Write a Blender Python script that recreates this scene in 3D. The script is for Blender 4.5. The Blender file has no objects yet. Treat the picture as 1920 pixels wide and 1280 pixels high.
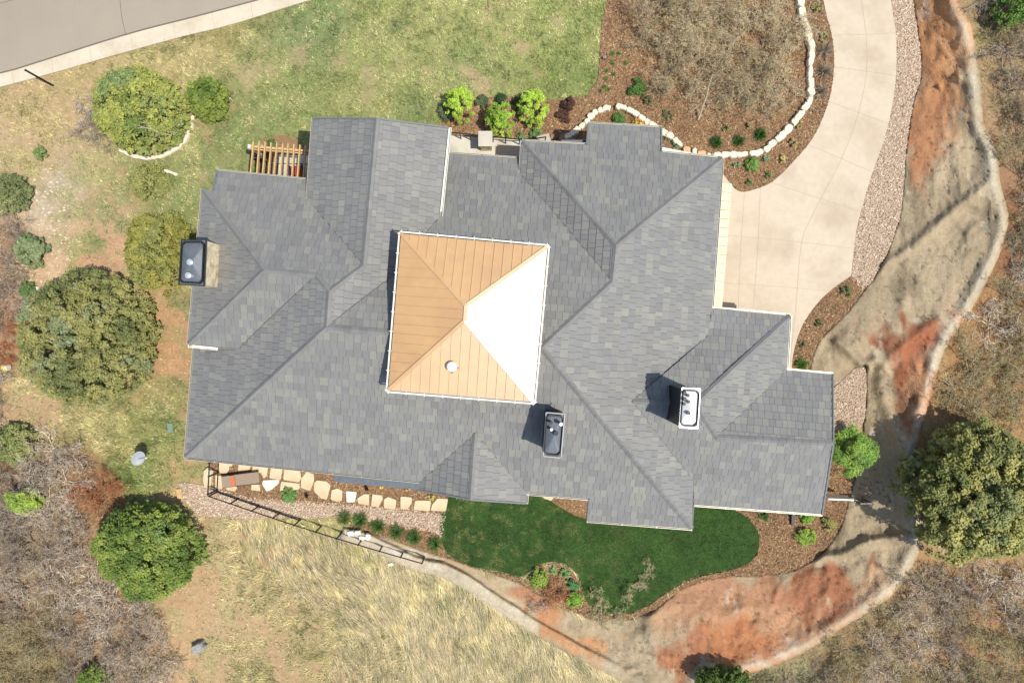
import bpy, math, random
import numpy as np
from mathutils import Vector
from mathutils.geometry import tessellate_polygon
rnd = random.Random(7)
rng = np.random.default_rng(11)
SC = bpy.context.scene
COL = SC.collection
# ------------------------------------------------------------------ camera, light
DH = 35.5                      # drone height above the yard, metres
PPM = 36.0                     # photo pixels per metre on the ground
cam_d = bpy.data.cameras.new('camera'); cam = bpy.data.objects.new('camera', cam_d); COL.objects.link(cam)
cam.location = (0, 0, DH); cam.rotation_euler = (0, 0, 0)
cam_d.sensor_width = 36; cam_d.lens = 36 * DH / (1920 / PPM); cam_d.clip_end = 2000
SC.camera = cam
SUN = Vector((0.42, -0.20, 1.0)).normalized()
el = math.asin(SUN.z); az = math.atan2(SUN.x, SUN.y)
w = bpy.data.worlds.new("World"); SC.world = w; w.use_nodes = True
nt = w.node_tree; nt.nodes.clear()
out = nt.nodes.new('ShaderNodeOutputWorld'); bg = nt.nodes.new('ShaderNodeBackground'); sky = nt.nodes.new('ShaderNodeTexSky')
sky.sky_type = 'NISHITA'; sky.sun_disc = False; sky.sun_elevation = el; sky.sun_rotation = az
bg.inputs[1].default_value = 0.15
nt.links.new(sky.outputs[0], bg.inputs[0]); nt.links.new(bg.outputs[0], out.inputs[0])
sl = bpy.data.lights.new('sun', 'SUN'); sl.energy = 4.2; sl.angle = math.radians(0.55); sl.color = (1.0, 0.96, 0.885)
so = bpy.data.objects.new('sun', sl); COL.objects.link(so)
so.rotation_euler = SUN.to_track_quat('Z', 'Y').to_euler(); so.location = (20, -10, 50)
SC.view_settings.view_transform = 'Standard'; SC.view_settings.look = 'None'
SC.view_settings.exposure = 0.30; SC.view_settings.gamma = 1

# ------------------------------------------------------------------ helpers
def W(px, py, z=0.0):
    k = (DH - z) / DH / PPM
    return ((px - 960) * k, -(py - 640) * k, z)
def WA(px, py, z):
    k = (DH - z) / DH / PPM
    return np.stack([(px - 960) * k, -(py - 640) * k, z + 0 * px], -1)
def lin(c):
    c = np.asarray(c, float) / 255.0
    c = np.where(c <= 0.04045, c / 12.92, ((c + 0.055) / 1.055) ** 2.4)
    g_ = (c * np.array([.21, .72, .07])).sum(-1, keepdims=True)
    return (g_ + (c - g_) * 0.88) * np.array([1.0, .985, .885])
KA = 0.70
def C(r, g, b, k=KA): return lin([r, g, b]) * k
def hash2(ix, iy, s):
    n = (ix * 374761393 + iy * 668265263 + s * 1442695041).astype(np.int64) & 0xffffffff
    n = ((n ^ (n >> 13)) * 1274126177) & 0xffffffff
    n = (n ^ (n >> 16)) & 0xffff
    return n / 65535.0
def vn(x, y, s=0):
    xi = np.floor(x).astype(np.int64); yi = np.floor(y).astype(np.int64)
    fx = x - xi; fy = y - yi; fx = fx * fx * (3 - 2 * fx); fy = fy * fy * (3 - 2 * fy)
    a = hash2(xi, yi, s); b = hash2(xi + 1, yi, s); c = hash2(xi, yi + 1, s); d = hash2(xi + 1, yi + 1, s)
    return (a * (1 - fx) + b * fx) * (1 - fy) + (c * (1 - fx) + d * fx) * fy
def fbm(x, y, s=0, o=4):
    x = np.asarray(x, float); y = np.asarray(y, float)
    t = 0; a = 0.5; n = 0
    for i in range(o):
        t = t + a * vn(x * 2 ** i + 17.3 * i, y * 2 ** i - 9.1 * i, s + i); n += a; a *= 0.5
    return t / n
def sst(a, b, x):
    t = np.clip((x - a) / (b - a), 0, 1); return t * t * (3 - 2 * t)
def smooth(p, n=4, closed=False):
    p = [np.array(q, float) for q in p]; out = []
    N = len(p)
    rngi = range(N if closed else N - 1)
    for i in rngi:
        if closed: a, b, c, d = p[i - 1], p[i], p[(i + 1) % N], p[(i + 2) % N]
        else: a, b, c, d = p[max(i - 1, 0)], p[i], p[i + 1], p[min(i + 2, N - 1)]
        for k in range(n):
            t = k / n
            out.append(0.5 * ((2 * b) + (-a + c) * t + (2 * a - 5 * b + 4 * c - d) * t * t + (-a + 3 * b - 3 * c + d) * t ** 3))
    if not closed: out.append(p[-1])
    return [tuple(q) for q in out]
def pip(px, py, poly):
    px = np.asarray(px, float); py = np.asarray(py, float)
    ins = np.zeros(px.shape, bool); n = len(poly)
    for i in range(n):
        x0, y0 = poly[i]; x1, y1 = poly[(i + 1) % n]
        if y0 == y1: continue
        c = ((y0 > py) != (y1 > py)) & (px < (x1 - x0) * (py - y0) / (y1 - y0) + x0)
        ins ^= c
    return ins
def dline(px, py, line):
    d = np.full(np.shape(px), 1e9)
    for (x0, y0), (x1, y1) in zip(line[:-1], line[1:]):
        dx, dy = x1 - x0, y1 - y0; L = dx * dx + dy * dy + 1e-9
        t = np.clip(((px - x0) * dx + (py - y0) * dy) / L, 0, 1)
        d = np.minimum(d, np.hypot(px - x0 - t * dx, py - y0 - t * dy))
    return d
def samp(poly, dens):
    """random points (px) inside poly, dens per m2"""
    xs = [q[0] for q in poly]; ys = [q[1] for q in poly]
    x0, x1, y0, y1 = min(xs), max(xs), min(ys), max(ys)
    n = int((x1 - x0) * (y1 - y0) / PPM ** 2 * dens)
    x = rng.uniform(x0, x1, n); y = rng.uniform(y0, y1, n); m = pip(x, y, poly)
    return x[m], y[m]

# ------------------------------------------------------------------ materials
def mat(name, color=None, rough=0.85, metal=0.0, noise=0.0, nscale=8.0, bump=0.0, bscale=40.0, spec=0.3, coat=0.0, coat_ior=1.5, coat_rough=0.1, vcol=False, trans=0.0, dirt=None, dscale=1.5):
    m = bpy.data.materials.new(name); m.use_nodes = True
    n = m.node_tree; b = n.nodes['Principled BSDF']; L = n.links
    b.inputs['Roughness'].default_value = rough; b.inputs['Metallic'].default_value = metal
    b.inputs['Specular IOR Level'].default_value = spec
    if coat:
        b.inputs['Coat Weight'].default_value = coat; b.inputs['Coat IOR'].default_value = coat_ior; b.inputs['Coat Roughness'].default_value = coat_rough
    tc = n.nodes.new('ShaderNodeTexCoord')
    if vcol:
        a = n.nodes.new('ShaderNodeAttribute'); a.attribute_name = 'Col'; src = a.outputs['Color']
    else:
        r = n.nodes.new('ShaderNodeRGB'); r.outputs[0].default_value = (*[float(v) for v in color], 1); src = r.outputs[0]
    if dirt is not None:
        t = n.nodes.new('ShaderNodeTexNoise'); t.inputs['Scale'].default_value = dscale; t.inputs['Detail'].default_value = 6; L.new(tc.outputs['Object'], t.inputs['Vector'])
        mr = n.nodes.new('ShaderNodeMapRange'); mr.inputs[1].default_value = 0.45; mr.inputs[2].default_value = 0.75; L.new(t.outputs['Fac'], mr.inputs[0])
        mx = n.nodes.new('ShaderNodeMix'); mx.data_type = 'RGBA'; L.new(mr.outputs[0], mx.inputs[0]); L.new(src, mx.inputs[6]); mx.inputs[7].default_value = (*[float(v) for v in dirt], 1); src = mx.outputs[2]
    if noise:
        t = n.nodes.new('ShaderNodeTexNoise'); t.inputs['Scale'].default_value = nscale; t.inputs['Detail'].default_value = 8; t.inputs['Roughness'].default_value = 0.65
        L.new(tc.outputs['Object'], t.inputs['Vector'])
        mr = n.nodes.new('ShaderNodeMapRange'); mr.inputs[1].default_value = 0.3; mr.inputs[2].default_value = 0.7
        mr.inputs[3].default_value = 1 - noise; mr.inputs[4].default_value = 1 + noise; L.new(t.outputs['Fac'], mr.inputs[0])
        mx = n.nodes.new('ShaderNodeVectorMath'); mx.operation = 'SCALE'; L.new(src, mx.inputs[0]); L.new(mr.outputs[0], mx.inputs['Scale']); src = mx.outputs[0]
    L.new(src, b.inputs['Base Color'])
    if bump:
        t = n.nodes.new('ShaderNodeTexNoise'); t.inputs['Scale'].default_value = bscale; t.inputs['Detail'].default_value = 6; L.new(tc.outputs['Object'], t.inputs['Vector'])
        bp = n.nodes.new('ShaderNodeBump'); bp.inputs['Strength'].default_value = bump; bp.inputs['Distance'].default_value = 0.05; L.new(t.outputs['Fac'], bp.inputs['Height']); L.new(bp.outputs[0], b.inputs['Normal'])
    if trans:
        tr = n.nodes.new('ShaderNodeBsdfTranslucent'); L.new(src, tr.inputs[0]); ms = n.nodes.new('ShaderNodeMixShader'); ms.inputs[0].default_value = trans
        L.new(b.outputs[0], ms.inputs[1]); L.new(tr.outputs[0], ms.inputs[2]); L.new(ms.outputs[0], n.nodes['Material Output'].inputs[0])
    return m
M_LEAF = mat('foliage', vcol=True, rough=0.6, spec=0.25, trans=0.35)
M_BLADE = mat('grass_blades', vcol=True, rough=0.75, spec=0.15, trans=0.15)
M_SOIL = mat('soil', vcol=True, rough=0.95, noise=0.22, nscale=9, bump=0.5, bscale=18, spec=0.1)
M_CHIP = mat('chips', vcol=True, rough=0.9, spec=0.15)
M_PEB = mat('pebbles', vcol=True, rough=0.8, spec=0.2, noise=0.12, nscale=20)
M_TWIG = mat('twigs', vcol=True, rough=0.9, spec=0.15)
M_BARK = mat('bark', C(120, 100, 85), rough=0.95, noise=0.3, nscale=12, bump=0.5)
M_TILE = mat('roof_tiles', vcol=True, rough=0.62, spec=0.35, noise=0.09, nscale=1.1)
M_RIDGE = mat('ridge_tiles', C(118, 120, 124), rough=0.6, noise=0.15, nscale=6)
M_SHOT = mat('sculpted_concrete', vcol=True, rough=0.85, spec=0.25, noise=0.14, nscale=7, bump=0.9, bscale=14)
M_CONC = mat('concrete', C(232, 212, 190, .64), rough=0.85, noise=0.06, nscale=3, bump=0.15, bscale=60, dirt=C(216, 193, 169, .61), dscale=0.5)
M_CONC2 = mat('porch_concrete', C(215, 208, 195, .75), rough=0.85, noise=0.06, nscale=4, dirt=C(190, 178, 165), dscale=1)
M_JOINT = mat('joint', C(204, 182, 158), rough=0.9)
M_KERB = mat('kerb_concrete', C(226, 210, 190, .72), rough=0.9, noise=0.08, nscale=5, dirt=C(205, 192, 168), dscale=0.8)
M_ASPH = mat('asphalt', C(190, 176, 160, .62), rough=0.9, noise=0.10, nscale=35, bump=0.3, bscale=120, dirt=C(180, 166, 152, .60), dscale=0.25)
M_SEAM = mat('tar_seam', C(120, 108, 100), rough=0.9)
M_MULCH = mat('mulch', C(172, 134, 98), rough=0.95, noise=0.35, nscale=22, bump=0.8, bscale=45, spec=0.1)
M_GRAV = mat('gravel_bed', C(196, 168, 148), rough=0.95, noise=0.4, nscale=25, bump=0.6, bscale=40)
M_LAWN = mat('lawn_turf', C(58, 88, 36), rough=0.95, noise=0.4, nscale=4)
M_STONE = mat('edging_stone', C(238, 222, 204, .85), rough=0.85, noise=0.12, nscale=6, bump=0.6, bscale=10, dirt=C(225, 185, 145), dscale=1.2)
M_STONE2 = mat('orange_stone', C(225, 178, 130, .8), rough=0.85, noise=0.15, nscale=6, bump=0.6, bscale=10)
M_STONE3 = mat('brown_stone', C(170, 130, 110, .8), rough=0.85, noise=0.15, nscale=6, bump=0.6, bscale=10)
M_FLAG = mat('flagstone', C(228, 208, 174, .74), rough=0.85, noise=0.08, nscale=5, bump=0.4, bscale=8, dirt=C(216, 184, 140, .74), dscale=1.3)
M_FLAGW = mat('pale_flagstone', C(232, 224, 214, .82), rough=0.85, noise=0.1, nscale=5, bump=0.4, bscale=8)
M_WHITE = mat('white_paint', C(235, 232, 225, .85), rough=0.4, noise=0.03)
M_BRIGHT = mat('grey_metal_gutter', C(215, 210, 202, .7), rough=0.4, metal=0.3)
M_TRIM = mat('cream_trim', C(240, 222, 180, .85), rough=0.6, noise=0.08, nscale=3)
M_DARK = mat('dark_metal', C(44, 48, 54), rough=0.45, metal=0.1, noise=.2, nscale=5)
M_BLACK = mat('black_metal', C(28, 28, 30), rough=0.4)
M_STEEL = mat('steel', (0.45, 0.47, 0.5), rough=0.28, metal=0.9)
M_SHEET = mat('grey_sheet', C(112, 120, 134), rough=0.5, metal=0.15, noise=0.15, nscale=4)
M_SHEETW = mat('pale_sheet', C(228, 230, 233, .9), rough=0.35, metal=0.2, noise=0.05)
M_WALL = mat('stucco', C(205, 190, 165, .75), rough=0.9, noise=0.08, nscale=3, bump=0.3)
M_FASC = mat('fascia', C(95, 92, 90), rough=0.6)
M_FLUE = mat('flue_cap', (0.75, 0.76, 0.78), rough=0.25, metal=0.7)
M_CHST = mat('chimney_stone', C(238, 222, 188, .8), rough=0.85, noise=0.3, nscale=2.5, bump=0.7, bscale=6, dirt=C(190, 145, 90), dscale=3)
M_WOOD = mat('pergola_wood', C(214, 176, 122, .8), rough=0.7, noise=0.15, nscale=4)
M_COPPER = mat('copper_roof', C(224, 166, 72, .74), rough=0.45, spec=0.4, noise=0.06, nscale=2.5, coat=1.0, coat_ior=2.5, coat_rough=0.47, dirt=C(216, 156, 64, .70), dscale=.8)
M_FABRIC = mat('taupe_fabric', C(170, 148, 130), rough=0.9, noise=0.05)
M_ORANGE = mat('orange_fabric', C(230, 120, 70), rough=0.9)
M_RED = mat('red_fabric', C(185, 70, 55), rough=0.85, noise=0.1)
M_DISH = mat('dish_grey', C(190, 198, 212, .6), rough=0.4)
M_GREENBOX = mat('green_plastic', C(130, 155, 140), rough=0.6)
M_ROCK = mat('grey_rock', C(165, 165, 165), rough=0.9, noise=0.35, nscale=7, bump=0.8, bscale=10)
M_YEL = mat('yellow_plastic', C(240, 220, 110, .8), rough=0.5)
M_GLASS = mat('window_glass', C(50, 60, 70), rough=0.1, spec=0.6)

_OW = 'first second third fourth fifth sixth seventh eighth ninth tenth eleventh twelfth thirteenth fourteenth fifteenth sixteenth seventeenth eighteenth nineteenth twentieth'.split()
def ow(i):
    if i < 20: return _OW[i]
    i += 1
    if i % 10 == 0: return {30: 'thirtieth', 40: 'fortieth', 50: 'fiftieth', 60: 'sixtieth'}[i]
    return {2: 'twenty-', 3: 'thirty-', 4: 'forty-', 5: 'fifty-', 6: 'sixty-'}[i // 10] + _OW[i % 10 - 1]
def rowlabels(pts_, rowh):
    """for scattered points: (row from the top, place from the left) words"""
    ys = sorted(p[1] for p in pts_); rows = []
    for p in sorted(pts_, key=lambda p: p[1]):
        if not rows or p[1] - rows[-1][0][1] > rowh: rows.append([p])
        else: rows[-1].append(p)
    out = {}
    for r_, row in enumerate(rows):
        row.sort()
        for c_, p in enumerate(row):
            out[p] = '%s row down, ' % ow(r_) + ('alone' if len(row) == 1 else ow(c_) + ' from left')
    return out
def props(o, label=None, cat=None, group=None, kind=None):
    if label: o['label'] = label
    if cat: o['category'] = cat
    if group: o['group'] = group
    if kind: o['kind'] = kind
    return o
def link(name, me, m, parent=None, loc=None):
    o = bpy.data.objects.new(name, me); COL.objects.link(o)
    if m is not None and len(me.materials) == 0: me.materials.append(m)
    if parent is not None: o.parent = parent
    if loc is not None: o.location = loc
    return o
def npmesh(name, V, F, m, col=None, parent=None, loc=None, smooth_=False, k=None):
    """V (n,3); F (f,k) ints, all same size; col (n,3) per vertex"""
    me = bpy.data.meshes.new(name); V = np.asarray(V, np.float32); F = np.asarray(F, np.int32)
    me.vertices.add(len(V)); me.vertices.foreach_set('co', V.ravel())
    k = F.shape[1]; me.loops.add(F.size); me.loops.foreach_set('vertex_index', F.ravel())
    me.polygons.add(len(F)); me.polygons.foreach_set('loop_start', np.arange(len(F), dtype=np.int32) * k)
    me.polygons.foreach_set('loop_total', np.full(len(F), k, np.int32))
    if smooth_: me.polygons.foreach_set('use_smooth', np.ones(len(F), bool))
    me.update(calc_edges=True)
    if col is not None:
        ca = me.color_attributes.new('Col', 'FLOAT_COLOR', 'POINT')
        c4 = np.ones((len(V), 4), np.float32); c4[:, :3] = col; ca.data.foreach_set('color', c4.ravel())
    return link(name, me, m, parent, loc)
class MB:
    def __init__(s): s.v = []; s.f = []; s.c = []
    def add(s, vs, fs, c=None):
        n = len(s.v); s.v += [tuple(v) for v in vs]; s.f += [tuple(i + n for i in f) for f in fs]
        s.c += [tuple(c) if c is not None else (1, 1, 1)] * len(vs)
    def box(s, c, d, rz=0, c_=None, rx=0, taper=1.0):
        cx, cy, cz = c; dx, dy, dz = [q / 2 for q in d]; vs = []
        for z in (-dz, dz):
            t = taper if z > 0 else 1
            for x, y in ((-dx, -dy), (dx, -dy), (dx, dy), (-dx, dy)):
                x, y, z2 = x * t, y * t, z
                y, z2 = y * math.cos(rx) - z2 * math.sin(rx), y * math.sin(rx) + z2 * math.cos(rx)
                vs.append((cx + x * math.cos(rz) - y * math.sin(rz), cy + x * math.sin(rz) + y * math.cos(rz), cz + z2))
        s.add(vs, [(3, 2, 1, 0), (4, 5, 6, 7), (0, 1, 5, 4), (1, 2, 6, 5), (2, 3, 7, 6), (3, 0, 4, 7)], c_)
    def bar(s, a, b, wd, ht=None, c=None):
        a = Vector(a); b = Vector(b); ht = ht or wd; d = (b - a).normalized()
        up = Vector((0, 0, 1)) if abs(d.z) < 0.95 else Vector((1, 0, 0))
        sx = d.cross(up).normalized(); u = sx.cross(d).normalized(); vs = []
        for p in (a, b):
            for i, j in ((-1, -1), (1, -1), (1, 1), (-1, 1)): vs.append(p + sx * i * wd / 2 + u * j * ht / 2)
        s.add(vs, [(3, 2, 1, 0), (4, 5, 6, 7), (0, 1, 5, 4), (1, 2, 6, 5), (2, 3, 7, 6), (3, 0, 4, 7)], c)
    def tube(s, a, b, r0, r1=None, n=8, c=None):
        a = Vector(a); b = Vector(b); r1 = r0 if r1 is None else r1; d = (b - a).normalized()
        up = Vector((0, 0, 1)) if abs(d.z) < 0.95 else Vector((1, 0, 0))
        sx = d.cross(up).normalized(); u = sx.cross(d); vs = []
        for p, r in ((a, r0), (b, r1)):
            for k in range(n):
                t = 2 * math.pi * k / n; vs.append(p + sx * math.cos(t) * r + u * math.sin(t) * r)
        s.add(vs, [tuple(reversed(range(n))), tuple(range(n, 2 * n))] + [(k, (k + 1) % n, n + (k + 1) % n, n + k) for k in range(n)], c)
    def prism(s, pts, z0, z1, c=None):
        """pts: (x,y) ccw or cw list; flat prism, triangulated caps"""
        A = sum(pts[i - 1][0] * pts[i][1] - pts[i][0] * pts[i - 1][1] for i in range(len(pts)))
        if A < 0: pts = pts[::-1]
        n = len(pts); vs = [(x, y, z0) for x, y in pts] + [(x, y, z1) for x, y in pts]
        tri = tessellate_polygon([[Vector((x, y, 0)) for x, y in pts]])
        fs = []
        for t in tri:
            a, b, d = [Vector((*pts[i], 0)) for i in t]
            if (b - a).cross(d - a).z < 0: t = t[::-1]
            fs.append(tuple(i + n for i in t)); fs.append(tuple(reversed(t)))
        fs += [(k, (k + 1) % n, n + (k + 1) % n, n + k) for k in range(n)]
        s.add(vs, fs, c)
    def build(s, name, m, parent=None, loc=None, col=False, bevel=0, smooth_=False):
        me = bpy.data.meshes.new(name); me.from_pydata(s.v, [], s.f); me.update()
        if col:
            ca = me.color_attributes.new('Col', 'FLOAT_COLOR', 'POINT')
            c4 = np.ones((len(s.v), 4), np.float32); c4[:, :3] = s.c; ca.data.foreach_set('color', c4.ravel())
        if smooth_: me.polygons.foreach_set('use_smooth', np.ones(len(me.polygons), bool))
        o = link(name, me, m, parent, loc)
        if bevel:
            b = o.modifiers.new('bevel', 'BEVEL'); b.width = bevel; b.segments = 2; b.limit_method = 'ANGLE'
        return o
def empty(name, loc, label, cat, group=None, rz=0):
    o = bpy.data.objects.new(name, None); COL.objects.link(o); o.location = loc; o.rotation_euler = (0, 0, rz)
    o.empty_display_size = 0.2
    return props(o, label, cat, group)
def copy_tree(o, parent=None):
    c = o.copy(); COL.objects.link(c)
    if parent is not None: c.parent = parent
    for ch in list(o.children): copy_tree(ch, c)
    return c
def sheet(name, poly, z, m, kind='structure', thick=0.0, parent=None):
    """flat polygon in photo pixels laid at height z; with thickness it gets edge faces down to z-thick"""
    pts = [W(x, y, z)[:2] for x, y in poly]
    b = MB(); b.prism(pts, z - max(thick, 0.06), z)
    o = b.build(name, m, parent)
    if kind: o['kind'] = kind
    return o
# ------------------------------------------------------------------ zones traced from the survey photograph
drive_L = [(1532,-140),(1544,0),(1559,64),(1564,111),(1559,168),(1545,215),(1522,262),(1482,309),(1448,341),(1421,353),(1394,360),(1377,353),(1357,328)]
drive_R = [(1660,-140),(1671,0),(1680,67),(1680,141),(1671,208),(1656,269),(1636,323),(1619,380),(1606,430),(1599,485),(1596,517)]
drive_B = [(1596,517),(1559,543),(1529,573),(1503,613),(1488,660),(1484,700)]
sdL, sdR, sdB = smooth(drive_L), smooth(drive_R), smooth(drive_B)
DRIVE = sdL + [(1330,320),(1250,330),(1250,600),(1440,620),(1440,700)] + sdB[::-1] + sdR[::-1][1:]
grav_R = [(1700,-140),(1712,0),(1720,57),(1727,118),(1725,151),(1713,188),(1705,235),(1698,286),(1695,336),(1688,403),(1681,425),(1666,469),(1650,499),(1636,526),(1624,537)]
sgR = smooth(grav_R)
GRAV_E = sdR + [(1616,546)] + sgR[::-1]
cres = [(1624,537),(1609,559),(1579,596),(1549,623),(1529,653),(1519,687),(1514,705)]
scr = smooth(cres)
MULCH_C = sdB + scr[::-1] + [(1616,546)][:0]
GRAV_SE = [(1540,735),(1564,727),(1582,711),(1603,690),(1623,687),(1625,727),(1622,781),(1616,798),(1600,815),(1540,830)]
ISLAND = [(1150,-140),(1139,0),(1127,50),(1124,118),(1120,151),(1100,181),(1036,188),(960,182),(902,183),(862,200),(828,228),(838,262),(975,262),(1040,262),(1150,300),(1300,330),(1357,345)] + sdL[::-1]
LAWN = smooth([(842,930),(828,961),(825,994),(835,1031),(862,1052),(902,1065),(942,1072),(979,1080),(1010,1058),(1043,1053),(1067,1062),(1087,1085),(1094,1112),(1110,1139),(1144,1149),(1184,1147),(1218,1132),(1245,1112),(1280,1090),(1314,1078),(1364,1068),(1398,1058),(1418,1038),(1424,1015),(1418,991),(1398,968),(1364,951),(1300,940)]) + [(1200,930),(1101,968),(1077,964),(1043,944),(1020,927),(989,915),(900,910)]
MULCH_S = [(388,862),(404,918),(464,936),(527,939),(594,944),(667,949),(787,960),(832,963),(846,936),(860,900),(600,860)]
GRAV_S = [(333,905),(345,938),(372,966),(446,971),(527,971),(584,971),(636,969),(667,969),(699,979),(750,989),(803,995),(829,1008),(832,985),(836,960),(787,955),(667,945),(594,940),(527,935),(464,931),(404,914),(360,905)]
MULCH_T = [(655,986),(667,966),(699,976),(750,986),(803,992),(829,1006),(838,1035),(866,1056),(905,1068),(945,1075),(985,1086),(1010,1060),(1043,1054),(1067,1063),(1088,1088),(1096,1114),(1108,1138),(1144,1151),(1150,1160),(1105,1158),(1060,1140),(1030,1120),(1000,1108),(985,1097),(936,1078),(895,1065),(848,1048),(795,1033),(747,1015),(707,1001),(665,992)]
MULCH_E = [(1300,935),(1364,948),(1400,966),(1424,1000),(1420,1040),(1398,1060),(1364,1070),(1314,1080),(1280,1092),(1245,1114),(1218,1134),(1184,1149),(1150,1153),(1150,1160),(1186,1158),(1226,1143),(1256,1120),(1284,1099),(1347,1081),(1431,1077),(1472,1072),(1495,1065),(1535,1042),(1562,1011),(1579,978),(1591,937),(1600,905),(1612,860),(1605,810),(1540,800),(1480,900)]
ROAD = smooth([(-300,215),(0,139),(47,126),(235,67),(370,32),(490,0),(760,-75)]) + [(700,-600),(-400,-600)]
KERB = smooth([(-300,215),(0,139),(47,126),(235,67),(370,32),(490,0),(760,-75)]) + smooth([(-300,240),(0,163),(101,136),(202,107),(336,70),(437,45),(581,0),(850,-80)])[::-1]
# the sculpted concrete slope: foot line and crest line
foot = [(640,984),(653,988),(707,1001),(747,1015),(795,1033),(848,1048),(895,1065),(936,1078),(985,1097),(1000,1108),(1030,1122),(1060,1142),(1105,1158),(1150,1160),(1186,1158),(1226,1143),(1256,1120),(1284,1099),(1347,1081),(1431,1077),(1472,1072),(1495,1065),(1535,1042),(1562,1011),(1579,978),(1591,937),(1600,905),(1614,860),(1618,800)]
foot_se = [(1616,798),(1622,781),(1625,727),(1623,687),(1603,690),(1582,711),(1564,727),(1545,722)]
foot2 = cres[::-1] + grav_R[::-1]
crest = [(648,1004),(684,1014),(774,1057),(828,1071),(875,1095),(909,1118),(949,1144),(993,1173),(1043,1201),(1084,1225),(1120,1242),(1164,1266),(1205,1290),(1260,1340),(1300,1300),(1337,1261),(1391,1254),(1448,1237),(1515,1206),(1566,1172),(1616,1142),(1660,1112),(1683,1085),(1703,1052),(1717,1015),(1715,950),(1705,900),(1706,850),(1720,795),(1734,744),(1747,694),(1764,647),(1797,596),(1818,566),(1851,502),(1871,452),(1880,403),(1865,346),(1858,286),(1834,235),(1831,185),(1824,128),(1814,60),(1794,20),(1787,0),(1765,-140)]
sfoot = smooth(foot, 3); sfoot2 = smooth(foot2, 3); screst = smooth(crest, 3)
WALLP = sfoot + foot_se[1:] + sfoot2 + screst[::-1]
INNER = sfoot + foot_se[1:] + sfoot2
HILL = screst + [(2600,-140),(2600,1900),(640,1900),(500,1500),(560,1100)]
BB = (-420, 2340, -420, 1700)
def hmax(px, py):
    a = 0.30 + 0.95 * sst(1000, 1450, px)
    return a * (1 - 0.75 * sst(650, 900, 1550 - px) * 0)
def hill_h(px, py):
    """height of natural ground"""
    ins = pip(px, py, HILL)
    d = dline(px, py, screst)
    h = hmax(px, py) * np.where(ins, 1, 0)
    h = h * np.where(ins & (px < 1000), sst(0, 60, d) * 0 + 1, 1)
    # the lower left meadow meets the flat yard with no step: fade with x
    h = np.where(px < 1000, 0.30 * sst(640, 900, px) * ins, h)
    h = h + ins * sst(0, 400, d) * 0.5 * sst(1200, 1700, px)
    return h
def relief(px, py):
    x = px / PPM; y = py / PPM
    return 0.05 * (fbm(x * 0.5, y * 0.5, 3, 3) - 0.5) + 0.035 * (fbm(x * 3, y * 3, 5, 3) - 0.5)
def ground_h(px, py):
    return hill_h(px, py) + relief(px, py)
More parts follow.
